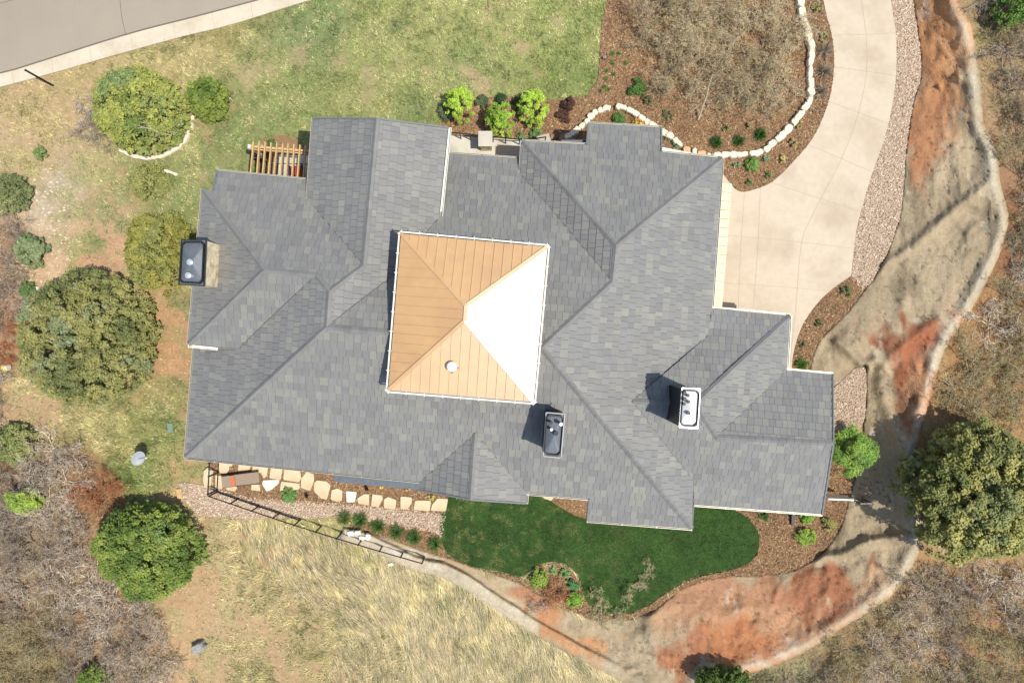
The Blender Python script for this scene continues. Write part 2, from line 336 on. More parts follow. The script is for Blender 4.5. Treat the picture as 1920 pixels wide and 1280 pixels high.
# colour map: (px,py, soil rgb, grass rgb, cover 0-1, blade length m)
CP = [
 (700,60,(174,160,115),(150,160,86),.88,.22),(600,60,(165,152,110),(120,142,82),.85,.2),(850,60,(176,162,112),(154,162,92),.88,.22),(1050,60,(172,160,110),(146,160,84),.9,.22),
 (500,110,(170,156,112),(146,152,92),.8,.2),(700,170,(172,158,112),(140,154,82),.86,.2),(880,140,(182,158,118),(136,152,80),.75,.2),(1060,140,(160,147,95),(132,150,76),.9,.2),
 (420,60,(175,156,107),(160,150,88),.7,.2),(300,100,(190,168,122),(186,170,116),.7,.25),(150,150,(188,161,117),(178,160,105),.6,.2),(60,200,(190,161,120),(182,162,112),.6,.25),
 (60,300,(192,164,124),(180,165,110),.45,.2),(160,300,(188,164,124),(160,160,98),.5,.2),(110,360,(190,178,157),(165,160,120),.25,.15),(100,420,(205,181,152),(165,160,110),.2,.15),
 (190,390,(196,158,124),(136,146,88),.5,.18),(240,340,(185,156,112),(128,142,80),.7,.18),(330,370,(170,156,107),(116,138,74),.85,.18),(440,230,(170,151,107),(118,138,76),.85,.18),
 (520,180,(174,158,112),(134,152,78),.85,.2),(430,310,(180,156,117),(128,144,80),.8,.18),(100,500,(212,178,142),(150,150,98),.15,.15),(180,470,(200,156,120),(142,150,90),.4,.18),
 (20,470,(165,124,97),(150,130,100),.3,.15),(20,600,(180,126,90),(150,130,90),.25,.15),(330,560,(190,156,114),(136,142,84),.6,.16),(320,640,(196,148,108),(150,142,84),.3,.14),
 (340,740,(186,148,106),(138,140,80),.5,.15),(300,800,(176,156,106),(140,146,80),.75,.3),(200,810,(178,161,107),(170,166,104),.85,.35),(80,780,(190,156,120),(178,165,112),.5,.25),
 (280,880,(165,156,100),(130,142,70),.9,.35),(350,890,(196,158,114),(140,146,84),.4,.15),(180,900,(150,104,68),(140,110,70),.25,.15),(60,900,(150,116,82),(150,140,90),.3,.15),
 (60,1050,(160,132,100),(160,140,110),.25,.12),(180,1060,(166,128,92),(150,125,80),.15,.12),(60,1230,(140,111,80),(140,135,85),.3,.15),(250,1160,(186,144,106),(150,140,90),.12,.12),
 (330,1200,(196,160,120),(180,166,118),.3,.18),(330,1100,(194,156,116),(180,162,116),.28,.18),(400,1010,(190,156,118),(186,170,124),.45,.25),(420,1100,(194,164,122),(188,174,124),.5,.25),
 (460,1010,(190,156,117),(198,182,132),.7,.4),(550,1030,(198,148,108),(196,180,128),.6,.4),(430,1200,(190,162,122),(172,162,108),.6,.25),(560,1160,(188,154,120),(176,162,110),.6,.25),
 (640,1080,(190,162,115),(205,188,138),.9,.5),(760,1130,(180,162,110),(208,194,146),1,.7),(900,1200,(175,162,110),(208,192,142),1,.7),(700,1240,(188,154,118),(180,166,118),.6,.3),(560,1260,(190,157,118),(165,155,100),.6,.25),
 (1000,1260,(170,152,100),(200,186,138),1,.7),(860,1240,(178,157,112),(200,182,134),.9,.5),(560,985,(175,152,105),(150,150,88),.8,.35),(640,1015,(180,162,110),(176,170,110),.9,.4),
 (1830,60,(166,138,100),(165,155,100),.3,.2),(1880,150,(170,137,100),(165,140,100),.3,.2),(1890,260,(168,130,98),(165,140,110),.2,.15),(1900,450,(150,108,76),(150,130,95),.2,.15),
 (1850,600,(172,126,82),(165,145,90),.3,.2),(1800,760,(176,136,88),(165,150,95),.2,.2),(1760,1080,(176,138,98),(165,155,105),.2,.2),(1850,1180,(180,134,92),(150,145,95),.15,.2),(1600,1230,(160,130,90),(150,145,95),.3,.2),(1450,1270,(160,147,105),(140,140,90),.4,.2)]
_cp = np.array([(c[0], c[1]) for c in CP], float); _cs = np.array([lin(c[2]) for c in CP]); _cg = np.array([lin(c[3]) for c in CP]); _cc = np.array([(c[4], c[5]) for c in CP])
def field(px, py):
    x = px / PPM; y = py / PPM
    wx = px + 90 * (fbm(x * .45, y * .45, 21, 3) - .5); wy = py + 90 * (fbm(x * .45, y * .45, 25, 3) - .5)
    S = np.zeros((len(px), 3)); G = np.zeros((len(px), 3)); Q = np.zeros((len(px), 2)); T = np.zeros(len(px))
    for i in range(len(CP)):
        d2 = (wx - _cp[i, 0]) ** 2 + (wy - _cp[i, 1]) ** 2
        k = 1 / (d2 + 900) ** 1.7
        T += k; S += k[:, None] * _cs[i]; G += k[:, None] * _cg[i]; Q += k[:, None] * _cc[i]
    return S / T[:, None], G / T[:, None], Q / T[:, None]
GREENS = [(570,70,38,(96,128,78)),(620,55,20,(96,124,74)),(745,50,16,(84,116,72)),(700,62,10,(90,120,74)),(825,40,9,(90,124,72)),(500,230,40,(112,140,74)),(450,260,40,(112,138,74)),(780,215,40,(104,134,74)),(880,125,50,(116,142,76)),(1080,150,40,(118,146,72)),(560,180,30,(112,140,74)),(610,20,40,(112,146,72)),(350,400,40,(104,134,66)),(185,455,22,(108,136,66)),(140,500,22,(110,136,70)),(265,900,34,(106,136,60)),(320,780,26,(104,130,66))]
WORN = [(892,150,26),(862,128,14),(690,135,20),(470,150,30),(560,100,18),(640,120,14),(770,60,14),(980,90,16),(1045,40,14),(430,200,14),(380,330,14),(905,168,12),(740,105,14),(1010,140,12)]
_field0 = field
def field(px, py):
    S, G, Q = _field0(px, py)
    for cx, cy, r_, cc in GREENS:
        k = np.exp(-(((px - cx) ** 2 + (py - cy) ** 2) / r_ ** 2))[:, None] * .8; G = G * (1 - k) + lin(cc) * k
        Q = Q.copy(); Q[:, 0] = np.minimum(1, Q[:, 0] + k[:, 0] * .4)
    for cx, cy, r_ in WORN:
        Q[:, 0] *= 1 - .75 * np.exp(-(((px - cx) ** 2 + (py - cy) ** 2) / r_ ** 2))
    return S, G, Q
def soil_col(px, py):
    S, G, Q = field(px, py)
    x = px / PPM; y = py / PPM
    n = fbm(x * 1.1, y * 1.1, 31, 4); n2 = fbm(x * 5, y * 5, 41, 3)
    cov = sst(0.62 - Q[:, 0] * .45, 0.80 - Q[:, 0] * .45, n * 0.75 + n2 * 0.25)
    n3 = fbm(x * 12, y * 12, 45, 2)
    S = S * (1 - .22 * sst(.45, .65, n)[:, None]) + lin((205, 180, 145)) * .22 * sst(.45, .65, n)[:, None]
    col = S * (0.66 + 0.42 * n2 + .30 * n3)[:, None]
    col = col * (1 - .65 * cov[:, None]) + G * .65 * (0.62 + 0.4 * n2 + .3 * n3)[:, None] * cov[:, None]
    return col * KA, cov

# ------------------------------------------------------------------ ground, one sheet to the horizon
st = 5.0
gx = np.arange(BB[0], BB[1] + st, st); gy = np.arange(BB[2], BB[3] + st, st)
PX, PY = np.meshgrid(gx, gy); fpx, fpy = PX.ravel(), PY.ravel()
h = ground_h(fpx, fpy)
for P in (DRIVE, GRAV_E, MULCH_C, GRAV_SE, ISLAND, LAWN, MULCH_S, GRAV_S, MULCH_T, MULCH_E, ROAD, KERB):
    h = np.where(pip(fpx, fpy, P), -0.07, h)
inw = pip(fpx, fpy, WALLP); dw = np.minimum(dline(fpx, fpy, screst), dline(fpx, fpy, INNER))
ditch = inw & (dw > 3)
h = np.where(ditch, -0.6, h); h = np.where(inw & ~ditch, np.minimum(h, -0.1), h)
V = WA(fpx, fpy, h)
colr, _ = soil_col(fpx, fpy)
nx, ny = len(gx), len(gy)
idx = np.arange(nx * ny).reshape(ny, nx)
F = np.stack([idx[:-1, :-1], idx[1:, :-1], idx[1:, 1:], idx[:-1, 1:]], -1).reshape(-1, 4)
# skirt out to the horizon
nb = len(V); far = 400.0
bw = [idx[0, 0], idx[0, -1], idx[-1, -1], idx[-1, 0]]
ex = []; rad = 12.0
ring0 = np.concatenate([idx[0, ::8], [idx[0, -1]], idx[::8, -1][1:], [idx[-1, -1]], idx[-1, ::-8][1:], [idx[-1, 0]], idx[::-8, 0][1:]])
r = V[ring0]; n1 = r.copy(); n1[:, :2] *= 1.15; n1[:, 2] = V[ring0][:, 2] * .5; n2 = r.copy(); n2[:, :2] *= 14; n2[:, 2] = 0
V = np.concatenate([V, n1, n2]); colr = np.concatenate([colr, np.tile(C(170, 148, 110), (len(ring0), 1)), np.tile(C(165, 145, 105), (len(ring0), 1))])
m_ = len(ring0); ii = np.arange(m_ - 1)
a0 = ring0; b0 = nb + np.arange(m_); c0 = nb + m_ + np.arange(m_)
F2 = np.concatenate([np.stack([a0[ii], b0[ii], b0[ii + 1], a0[ii + 1]][::-1], -1), np.stack([b0[ii], c0[ii], c0[ii + 1], b0[ii + 1]][::-1], -1)])
g = npmesh('ground', V, np.concatenate([F, F2]), M_SOIL, colr, smooth_=True); g['kind'] = 'structure'

# ------------------------------------------------------------------ road, kerb, driveway, beds
sheet('road', ROAD, 0.02, M_ASPH)
kb = sheet('kerb', KERB, 0.10, M_KERB, thick=0.2)
# tar seam along the kerb and joints
def strip(b, pts, wpx, z, z0=None):
    for (x0, y0), (x1, y1) in zip(pts[:-1], pts[1:]):
        a = W(x0, y0, z); c = W(x1, y1, z); b.bar(a, c, wpx / PPM, 0.008)
b = MB(); strip(b, smooth([(-300,213),(0,137),(47,124),(235,65),(370,30),(490,-2)]), 2.2, .022)
strip(b, smooth([(224,-10),(228,30),(236,66)]), .8, .022); strip(b, [(-50,20),(100,-20)], .8, .022)
b.build('seam', M_SEAM, kb)
b = MB()
def on(line, x):
    for (x0, y0), (x1, y1) in zip(line[:-1], line[1:]):
        if x0 <= x <= x1: return y0 + (y1 - y0) * (x - x0) / (x1 - x0)
e1 = [(0,139),(47,126),(235,67),(370,32),(490,0)]; e2 = [(0,163),(101,136),(202,107),(336,70),(437,45),(581,0)]
for x in (22, 96, 168, 245, 325, 398, 470): strip(b, [(x, on(e1, x)), (x + 4, on(e2, x + 4))], .8, .102)
b.build('joint', M_JOINT, kb)
dv = sheet('driveway', DRIVE, 0.045, M_CONC, thick=0.12)
b = MB()
for ln in ([(1611,-30),(1624,67),(1625,135),(1609,215),(1577,300),(1525,400),(1503,455),(1495,545),(1490,600),(1480,690)],
           [(1564,66),(1622,65),(1680,62)],[(1562,125),(1682,142)],[(1553,190),(1668,233)],[(1519,273),(1633,321)],[(1448,343),(1616,398)],
           [(1396,361),(1388,480),(1384,600)],[(1426,353),(1420,480),(1410,600)],[(1345,440),(1420,446),(1503,454),(1602,466)],[(1345,529),(1415,534),(1495,540),(1556,545)],[(1497,620),(1440,616)]):
    strip(b, smooth(ln, 3), .75, .047)
b.build('joint', M_JOINT, dv)
sheet('mulch_bed', MULCH_C, 0.02, M_MULCH); sheet('mulch_bed', ISLAND, 0.02, M_MULCH)
sheet('mulch_bed', MULCH_S, 0.02, M_MULCH); sheet('mulch_bed', MULCH_T, 0.016, M_MULCH); sheet('mulch_bed', MULCH_E, 0.020, M_MULCH)
sheet('mulch_bed', [(1015,905),(1110,910),(1110,975),(1077,966),(1043,946),(1018,928)], 0.034, M_MULCH)
sheet('gravel_strip', GRAV_E, 0.012, M_GRAV); sheet('gravel_strip', GRAV_SE, 0.012, M_GRAV); sheet('gravel_path', GRAV_S, 0.010, M_GRAV)
sheet('lawn', LAWN, 0.028, M_LAWN)
# bare planting disc and stony patches around the junipers (mulch under pergola)
sheet('mulch_bed', smooth([(488,268),(500,258),(520,254),(545,256),(560,264),(590,300),(590,340),(470,330)], 3, True), 0.03, M_MULCH)

# ------------------------------------------------------------------ sculpted concrete slope
ws = 3.0
wx = np.arange(600, 1910, ws); wy = np.arange(-141, 1420, ws)
QX, QY = np.meshgrid(wx, wy); qx, qy = QX.ravel(), QY.ravel()
near = pip(qx, qy, WALLP); di = dline(qx, qy, INNER); do = dline(qx, qy, screst)
keep = near | (di < 9) | (do < 15)
t = di / (di + do + 1e-6)
X = qx / PPM; Y = qy / PPM
hm = hmax(qx, qy); hm = np.where(qx < 1000, .12 + .18 * sst(640, 900, qx), hm)
amp = sst(0, 25, np.minimum(di, do + 6)) * sst(900, 1150, qx)
fold = 1 - np.abs(2 * fbm(X * .33 + 3, Y * .33, 51, 3) - 1)
hh = hm * np.clip(t * 1.1, 0, 1) * 0.92 + amp * (0.18 * (fold ** 3 - .55) + .30 * (fbm(X * .9, Y * .9, 61, 4) - .5) + .10 * (.5 - np.abs(2 * fbm(X * 1.6, Y * .8, 63, 4) - 1))) + .05 * (fbm(X * 4, Y * 4, 71, 3) - .5)
pts_lump = rng.uniform([1050, 0], [1870, 1260], (110, 2))
for lx, ly in pts_lump:
    a_ = rng.uniform(0, math.pi); u = (qx - lx) * math.cos(a_) + (qy - ly) * math.sin(a_); v_ = -(qx - lx) * math.sin(a_) + (qy - ly) * math.cos(a_)
    s_ = rng.uniform(7, 16); hh = hh + amp * rng.uniform(.06, .18) * np.exp(-(u / s_) ** 2 - (v_ / (s_ * .45)) ** 2)
# ribs of shotcrete running from yard to crest
for rb, hgt, wd in (([(1650,500),(1700,470),(1760,420),(1825,365),(1862,340)], .28, 10), ([(1530,1043),(1580,1040),(1620,1018),(1665,1010),(1712,1003)], .36, 10), ([(1690,830),(1650,720),(1690,650),(1760,600)], .22, 12),
                ([(1620,690),(1590,655),(1570,640)], .3, 10), ([(1240,1230),(1215,1180),(1225,1150)], .25, 12), ([(1560,735),(1600,700),(1640,675)], .3, 9)):
    dd = dline(qx, qy, smooth(rb, 3)); hh = hh + hgt * np.exp(-(dd / wd) ** 2) * sst(0, 12, di + 4) * near
lipw = 12 + 4 * sst(900, 700, qx)
lip = np.exp(-(np.maximum(0, np.abs(do - 9 * near) - 5) / lipw) ** 2 * 1.6)
vis = fbm(X * 1.5, Y * 1.5, 81, 3)
cw = np.exp(-(do / (13 + 5 * vis)) ** 2) * sst(0, 12, di)
kl = sst(1200, 1060, qx); cw = cw * (1 - kl) + kl * sst(19, 13, do + 4 * (fbm(X * 1.2, Y * 1.2, 87, 3) - .5)) * sst(1, 5, di)
hh = hh * (1 - .5 * kl)
crest_h = hm + 0.20 + .10 * (vis - .5) + .05 * (fbm(X * 5, Y * 5, 83, 2) - .5)
hh = np.where(near, hh * (1 - cw) + crest_h * cw, 0)
hh = np.where(~near & (do < 16) & (do <= di), crest_h - do * .008 - .06 * np.maximum(0, do - 9), hh)
hh = np.where(~near & (di < do), -0.25, hh)
hh = np.where(near & (di < 4) & (di < do), np.minimum(hh, -0.0 + di * .03), hh)
V = WA(qx, qy, hh)
base = lin((190,168,136)) * (0.80 + .4 * fbm(X * .5, Y * .5, 91, 3))[:, None]
darkp = sst(.5, .72, fbm(X * .8 + 5, Y * .8, 95, 4)); base = base * (1 - .25 * darkp[:, None])
orange = [(1760,60,70,190,(202,141,91)),(1740,250,45,95,(192,133,89)),(1800,100,25,130,(218,161,111)),(1690,625,70,28,(172,113,79)),(1720,680,42,75,(182,109,73)),(1650,640,50,16,(164,109,79)),
          (1740,760,30,90,(210,151,107)),(1700,780,26,60,(156,109,77)),(1790,610,28,30,(210,161,123)),(1420,1150,215,72,(202,149,109)),(1560,1110,110,40,(180,117,81)),(1330,1110,90,40,(196,143,107)),(1400,1225,130,40,(202,131,83)),(1280,1240,40,40,(186,123,85)),
          (1090,1205,52,38,(208,153,103)),(1050,1180,30,14,(204,146,97)),(1025,1150,46,24,(200,139,95)),(985,1110,36,14,(186,133,99)),(1660,1105,60,20,(212,171,133)),(820,1060,60,8,(201,171,139)),(760,1035,40,8,(211,196,174))]
wxn = qx + 100 * (fbm(X * .7, Y * .7, 101, 5) - .5); wyn = qy + 130 * (fbm(X * .9, Y * .4, 105, 5) - .5)
for cx, cy, rx, ry, cc in orange:
    if cx < 1000: wxn2, wyn2 = qx, qy
    else: wxn2, wyn2 = wxn, wyn
    k = sst(1.25, .55, np.hypot((wxn2 - cx) / rx, (wyn2 - cy) / ry))[:, None]
    base = base * (1 - k) + lin(cc) * (.86 + .28 * fbm(X * 2, Y * 2, 111, 3))[:, None] * k
pale = (lip * near * sst(.35, .7, vis) * .30 + .4 * kl * (do < 14) * (qx < 1010) + .38 * sst(10, 4, do + 5 * (fbm(X * 3, Y * 3, 89, 3) - .5)) * (.4 + 1.1 * vis) * (qx > 1200))[:, None]; base = base * (1 - pale) + lin((226,214,192)) * pale
ef = sst(.72, .8, fbm(X * 2.2, Y * 1.2, 121, 4))[:, None] * .35; base = base * (1 - ef) + lin((230,220,205)) * ef
cr_ = np.abs(fbm(X * 1.1 + .6 * fbm(X * 2, Y * 2, 140, 2), Y * 1.1, 141, 4) - .5); crk = (cr_ < .006) * (amp > .5)
hh = hh - .05 * crk; V = WA(qx, qy, hh); base = base * (1 - .35 * crk[:, None])
base = base * (.84 + .2 * fbm(X * 6, Y * 6, 131, 2) + .14 * fbm(X * 14, Y * 3, 133, 2))[:, None]
nx, ny = len(wx), len(wy); idx = np.arange(nx * ny).reshape(ny, nx)
F = np.stack([idx[:-1, :-1], idx[1:, :-1], idx[1:, 1:], idx[:-1, 1:]], -1).reshape(-1, 4)
F = F[keep[F].all(1)]; used = np.unique(F); rm = np.full(nx * ny, -1); rm[used] = np.arange(len(used))
wall = npmesh('retaining_wall', V[used], rm[F], M_SHOT, base[used] * KA, smooth_=True)
props(wall, 'sculpted tan and rust orange concrete slope curving round the driveway and back lawn', 'retaining wall')
def wall_h(px, py):
    """height of the sculpted slope at scattered points (nearest grid node)"""
    i = np.clip(((np.asarray(px) - 600) / ws).round().astype(int), 0, nx_ - 1); j = np.clip(((np.asarray(py) + 141) / ws).round().astype(int), 0, ny_ - 1)
    return hh[j * nx_ + i]
nx_, ny_ = nx, ny
# ------------------------------------------------------------------ the house
PITCH = 0.46
vt = {  # roof corners in photo pixels
 'a':(407,321),'b':(400,358),'c':(381,355),'d':(354,645),'P1':(496,506),'P2':(593,516),'P3':(618,546),'P4':(682,498),'q':(595,396),'q2':(577,376),'r':(578,338),
 'm':(449,652),'e':(407,650),'P5':(613,613),'k':(348,857),'l':(365,648),'t':(588,222),'u':(707,223),'v':(840,240),'w':(823,408),'x':(734,519),
 'vv':(838,288),'n1':(975,298),'n2':(976,326),'n3':(1148,528),'M':(1015,652),'g1':(980,265),'G':(1155,460),'g2':(1100,272),'g3':(1103,232),'g4':(1240,240),'g5':(1240,286),'g6':(1354,297),
 'h1':(1335,578),'h2':(1326,630),'wv':(1185,752),'ww':(1300,900),'bb':(1297,990),'s1':(1101,975),'s2':(1105,934),'s3':(988,924),'y0':(891,812),'y1':(788,902),'y2':(785,918),'y3':(882,936),'y4':(986,943),
 'j1':(1481,592),'j2':(1303,757),'j3':(1475,694),'j4':(1343,819),'j5':(1561,702),'j6':(1562,831),'j7':(1541,963),'j8':(1300,945)}
FAC = [('W','c P1 d'),('N','a b c P1 P2 P3 P4 q q2 r'),('S','P1 P2 m e d'),('W','P2 P3 P5 k l m'),('W','t u P4 q q2'),('E','u v w x P5 P3 P4'),
       ('N','vv n1 n2 n3 M P5 x w'),('W','g1 G n3 n2'),('N','g1 g2 g3 g4 g5 g6 G'),('E','G g6 h1 h2 wv ww bb M n3'),('S','P5 M bb s1 s2 s3 y0 y1 k'),
       ('W','y0 y1 y2 y3'),('E','y0 y3 y4 s3'),('N','h1 j1 j2 wv h2'),('E','j1 j3 j4 j2'),('N','j4 j3 j5 j6'),('S','wv j2 j4 j6 j7 j8 ww')]
TH = math.radians(-4.6)      # turn of the house in plan
ex_ = np.array([math.cos(TH), math.sin(TH)]); ey_ = np.array([-math.sin(TH), math.cos(TH)])
DIR = {'E': ex_, 'W': -ex_, 'N': ey_, 'S': -ey_}      # downhill direction
keys = list(vt); ki = {k: i for i, k in enumerate(keys)}
zz = np.full(len(keys), 4.5)
pit = [PITCH] * len(FAC)
eaves = {'d':4.2,'c':4.2,'k':4.2,'l':4.2,'e':4.2,'v':4.6,'vv':4.3,'n1':4.3,'g1':4.4,'g6':4.2,'h1':4.2,'j1':4.2,'bb':3.9,'s2':4.3,'j8':4.0,'t':4.6,'j5':4.1,'j3':4.2}
for it in range(14):
    A = []; B = []
    XY = np.array([W(*vt[k], zz[i])[:2] for i, k in enumerate(keys)])
    for fi, (d, vs) in enumerate(FAC):
        vs = vs.split(); D = DIR[d]
        for a in range(len(vs)):
            for b_ in range(a):
                i, j = ki[vs[a]], ki[vs[b_]]; row = np.zeros(len(keys)); row[i] = 1; row[j] = -1
                A.append(row); B.append(-pit[fi] * float(D @ (XY[i] - XY[j])))
    for k, z in eaves.items():
        row = np.zeros(len(keys)); row[ki[k]] = .35; A.append(row); B.append(.35 * z)
    zz = np.linalg.lstsq(np.array(A), np.array(B), rcond=None)[0]
    XY = np.array([W(*vt[k], zz[i])[:2] for i, k in enumerate(keys)])
    for fi, (d, vs) in enumerate(FAC):
        ii_ = [ki[k] for k in vs.split()]; t_ = XY[ii_] @ DIR[d]; z_ = zz[ii_]; t_ = t_ - t_.mean()
        p_ = -float((t_ * (z_ - z_.mean())).sum() / ((t_ ** 2).sum() + 1e-6)); pit[fi] = min(.62, max(.34, .75 * p_ + .25 * PITCH))
P3 = {k: np.array(W(*vt[k], zz[i])) for i, k in enumerate(keys)}
house = empty('house', (0, 0, 0), 'large grey slate roofed house with copper square cupola roof in the middle of the plot', 'house')
def clip_rect(poly, u0, u1, v0, v1):
    for ax, s, lim in ((0, 1, u0), (0, -1, -u1), (1, 1, v0), (1, -1, -v1)):
        out = []; n = len(poly)
        if not n: return []
        for i in range(n):
            a, b = poly[i - 1], poly[i]; da = s * a[ax] - lim; db = s * b[ax] - lim
            if (da >= 0) != (db >= 0):
                t = da / (da - db); out.append((a[0] + t * (b[0] - a[0]), a[1] + t * (b[1] - a[1])))
            if db >= 0: out.append(b)
        poly = out
    return poly
def area2(p): return sum(p[i - 1][0] * p[i][1] - p[i][0] * p[i - 1][1] for i in range(len(p))) / 2
tones = [lin(c) * KA * 1.14 for c in ((130,129,131),(127,126,129),(134,133,133),(137,136,134),(124,123,126),(130,129,131),(140,139,135),(128,127,130))]
slopes = []
for fi, (d, vs) in enumerate(FAC):
    vs = vs.split(); P = [P3[k] for k in vs]; D = DIR[d]; S = np.array([-D[1], D[0]])   # S along the eave
    pf = pit[fi]; z0 = np.mean([p[2] + pf * float(D @ p[:2]) for p in P])
    pl = lambda x, y, D=D, z0=z0, pf=pf: z0 - pf * (D[0] * x + D[1] * y)
    res = [(p[0], p[1], p[2] - pl(p[0], p[1])) for p in P]
    def zf(x, y, pl=pl, res=res):
        ws_ = 0; s_ = 0
        for a_, b__, r_ in res:
            k_ = 1 / ((x - a_) ** 2 + (y - b__) ** 2 + .05); ws_ += k_; s_ += k_ * r_
        return pl(x, y) + s_ / ws_
    uv = [(float(S @ p[:2]), float(D @ p[:2])) for p in P]          # v grows downhill
    slopes.append((d, uv, zf, D, S))
    b = MB()
    # deck slab
    pts = [(p[0], p[1]) for p in P]; A = sum(pts[i - 1][0] * pts[i][1] - pts[i][0] * pts[i - 1][1] for i in range(len(pts)))
    if A < 0: pts = pts[::-1]
    n = len(pts); tri = tessellate_polygon([[Vector((x, y, 0)) for x, y in pts]]); fs = []
    for t in tri:
        q = [Vector((*pts[i], 0)) for i in t]
        if (q[1] - q[0]).cross(q[2] - q[0]).z < 0: t = t[::-1]
        fs.append(tuple(t)); fs.append(tuple(i + n for i in reversed(t)))
    fs += [(k, n + k, n + (k + 1) % n, (k + 1) % n) for k in range(n)]
    b.add([(x, y, zf(x, y) - .2) for x, y in pts] + [(x, y, zf(x, y) - .3) for x, y in pts], fs, tones[4] * .35)
    us = [q[0] for q in uv]; vv_ = [q[1] for q in uv]
    course = 0.325; vmax = max(vv_) + .02; row = 0
    poly = uv if area2(uv) > 0 else uv[::-1]
    v1 = vmax
    th0, th1 = (0.040, 0.006)
    while v1 > min(vv_):
        v0 = v1 - course; u = min(us) - rnd.random() * .3
        while u < max(us):
            wd = rnd.choice((.22, .30, .30, .30, .38)); gap = .010
            c = clip_rect(poly, u, u + wd - gap, v0, v1)
            if len(c) >= 3 and abs(area2(c)) > .002:
                tone = tones[rnd.choice((0, 0, 1, 2, 2, 3, 4, 5, 5, 6, 7))] * rnd.uniform(.95, 1.05); lift = rnd.uniform(0, .004)
                vs3 = []
                for (uu, v_) in c:
                    xy = S * uu + D * v_; t = (v_ - v0) / course
                    vs3.append((xy[0], xy[1], zf(*xy) + th1 + (th0 - th1) * t + lift))
                lo = [(x, y, z - .07) for x, y, z in vs3]; k = len(c)
                up = Vector(np.cross(np.array(vs3[1]) - vs3[0], np.array(vs3[2]) - vs3[1])).z
                a2 = sum(vs3[i - 1][0] * vs3[i][1] - vs3[i][0] * vs3[i - 1][1] for i in range(k))
                if a2 < 0: vs3 = vs3[::-1]; lo = lo[::-1]
                b.add(vs3 + lo, [tuple(range(k))] + [(i, k + i, k + (i + 1) % k, (i + 1) % k) for i in range(k)], tone)
            u += wd
        v1 = v0; row += 1
    b.build('roof', M_TILE, house, col=True)
def topz(k): return P3[k]
def cap(keys_, rise=.05, wd=.24, name='ridge_cap'):
    b = MB()
    for ka, kb_ in zip(keys_[:-1], keys_[1:]):
        a = Vector(P3[ka]) if isinstance(ka, str) else Vector(ka); c = Vector(P3[kb_]) if isinstance(kb_, str) else Vector(kb_)
        L = (c - a).length; d = (c - a) / L; n = max(1, int(L / .33)); sx = d.cross(Vector((0, 0, 1))).normalized()
        for i in range(n):
            p0 = a + d * (L * i / n); p1 = a + d * (L * (i + 1) / n + .02)
            h0, h1 = rise + .012, rise
            vs = [p0 - sx * wd / 2 + Vector((0, 0, h0 - .055)), p0 + Vector((0, 0, h0 + .035)), p0 + sx * wd / 2 + Vector((0, 0, h0 - .055)),
                  p1 - sx * wd / 2 + Vector((0, 0, h1 - .055)), p1 + Vector((0, 0, h1 + .035)), p1 + sx * wd / 2 + Vector((0, 0, h1 - .055))]
            lo = [v - Vector((0, 0, .05)) for v in vs]
            b.add(vs + lo, [(0, 1, 4, 3), (1, 2, 5, 4), (0, 6, 7, 1), (1, 7, 8, 2), (3, 4, 10, 9), (4, 5, 11, 10), (0, 3, 9, 6), (2, 8, 11, 5)], tones[rnd.choice((0, 1, 5))] * rnd.uniform(.95, 1.1))
    return b.build(name, M_TILE, house, col=True)
for c_ in (['c','P1'],['d','P1'],['P1','P2'],['P2','P3'],['P3','P5'],['P4','P3'],['u','P4'],['k','P5'],['P5','M'],['M','bb'],['n3','M'],['G','n3'],['g1','G'],['g6','G'],['y0','y3'],['wv','j2'],['j1','j2'],['j2','j4'],['j4','j6']): cap(c_)
def gutter(ks, m=None, off=.03, wd=.12, name='gutter', brk=True):
    b = MB(); g = MB(); cenx = np.array([p[:2] for p in P3.values()]).mean(0)
    for ka, kb_ in zip(ks[:-1], ks[1:]):
        a = Vector(P3[ka]); c = Vector(P3[kb_]); 
        d = (c - a); d.z = 0; L = d.length; d.normalize(); nrm = Vector((d.y, -d.x, 0))
        a2 = a + nrm * off; c2 = c + nrm * off
        dn = Vector((0, 0, -.06))
        # open trough: back, floor, front lip
        b.bar(a2 + dn, c2 + dn, .012, .11); b.bar(a2 + nrm * wd / 2 + dn - Vector((0, 0, .055)), c2 + nrm * wd / 2 + dn - Vector((0, 0, .055)), wd, .012)
        b.bar(a2 + nrm * wd + dn + Vector((0, 0, .004)), c2 + nrm * wd + dn + Vector((0, 0, .004)), .02, .12)
        n = max(1, int(L / 1.3))
        for i in range(n + 1):
            p = a2 + (c2 - a2) * (i / n); b.bar(p + Vector((0, 0, .005)), p + nrm * (wd + .02) + Vector((0, 0, .005)), .03, .02)
    return b.build(name, m or M_BRIGHT, house)
# outward normal is to the right of travel direction seen from above in world xy: travel clockwise seen from above gives left; order chosen accordingly
def add_gut(ka, kb_, side, wd=.12, m=None):
    a = P3[ka][:2]; c = P3[kb_][:2]; d = c - a; nrm = np.array([d[1], -d[0]])
    if nrm @ DIR[side] < 0: ka, kb_ = kb_, ka
    gutter([ka, kb_], m, wd=wd)
for ka, kb_, s in (('c','d','W'),('d','e','S'),('l','k','W'),('k','y1','S'),('a','r','N'),('t','q2','W'),('v','w','E'),('vv','n1','N'),('g1','g2','N'),('g3','g4','N'),('g5','g6','N'),('g6','h1','E'),('h1','j1','N'),('j1','j3','E'),('j3','j5','N'),('j8','j7','S'),('s1','bb','S'),('s3','s2','S'),('n2','g1','W'),('s3','y4','E')):
    add_gut(ka, kb_, s, .06 if (ka, kb_) not in (('v','w'),('d','e')) else .12, M_WHITE if (ka, kb_) in (('v','w'),('d','e')) else None)
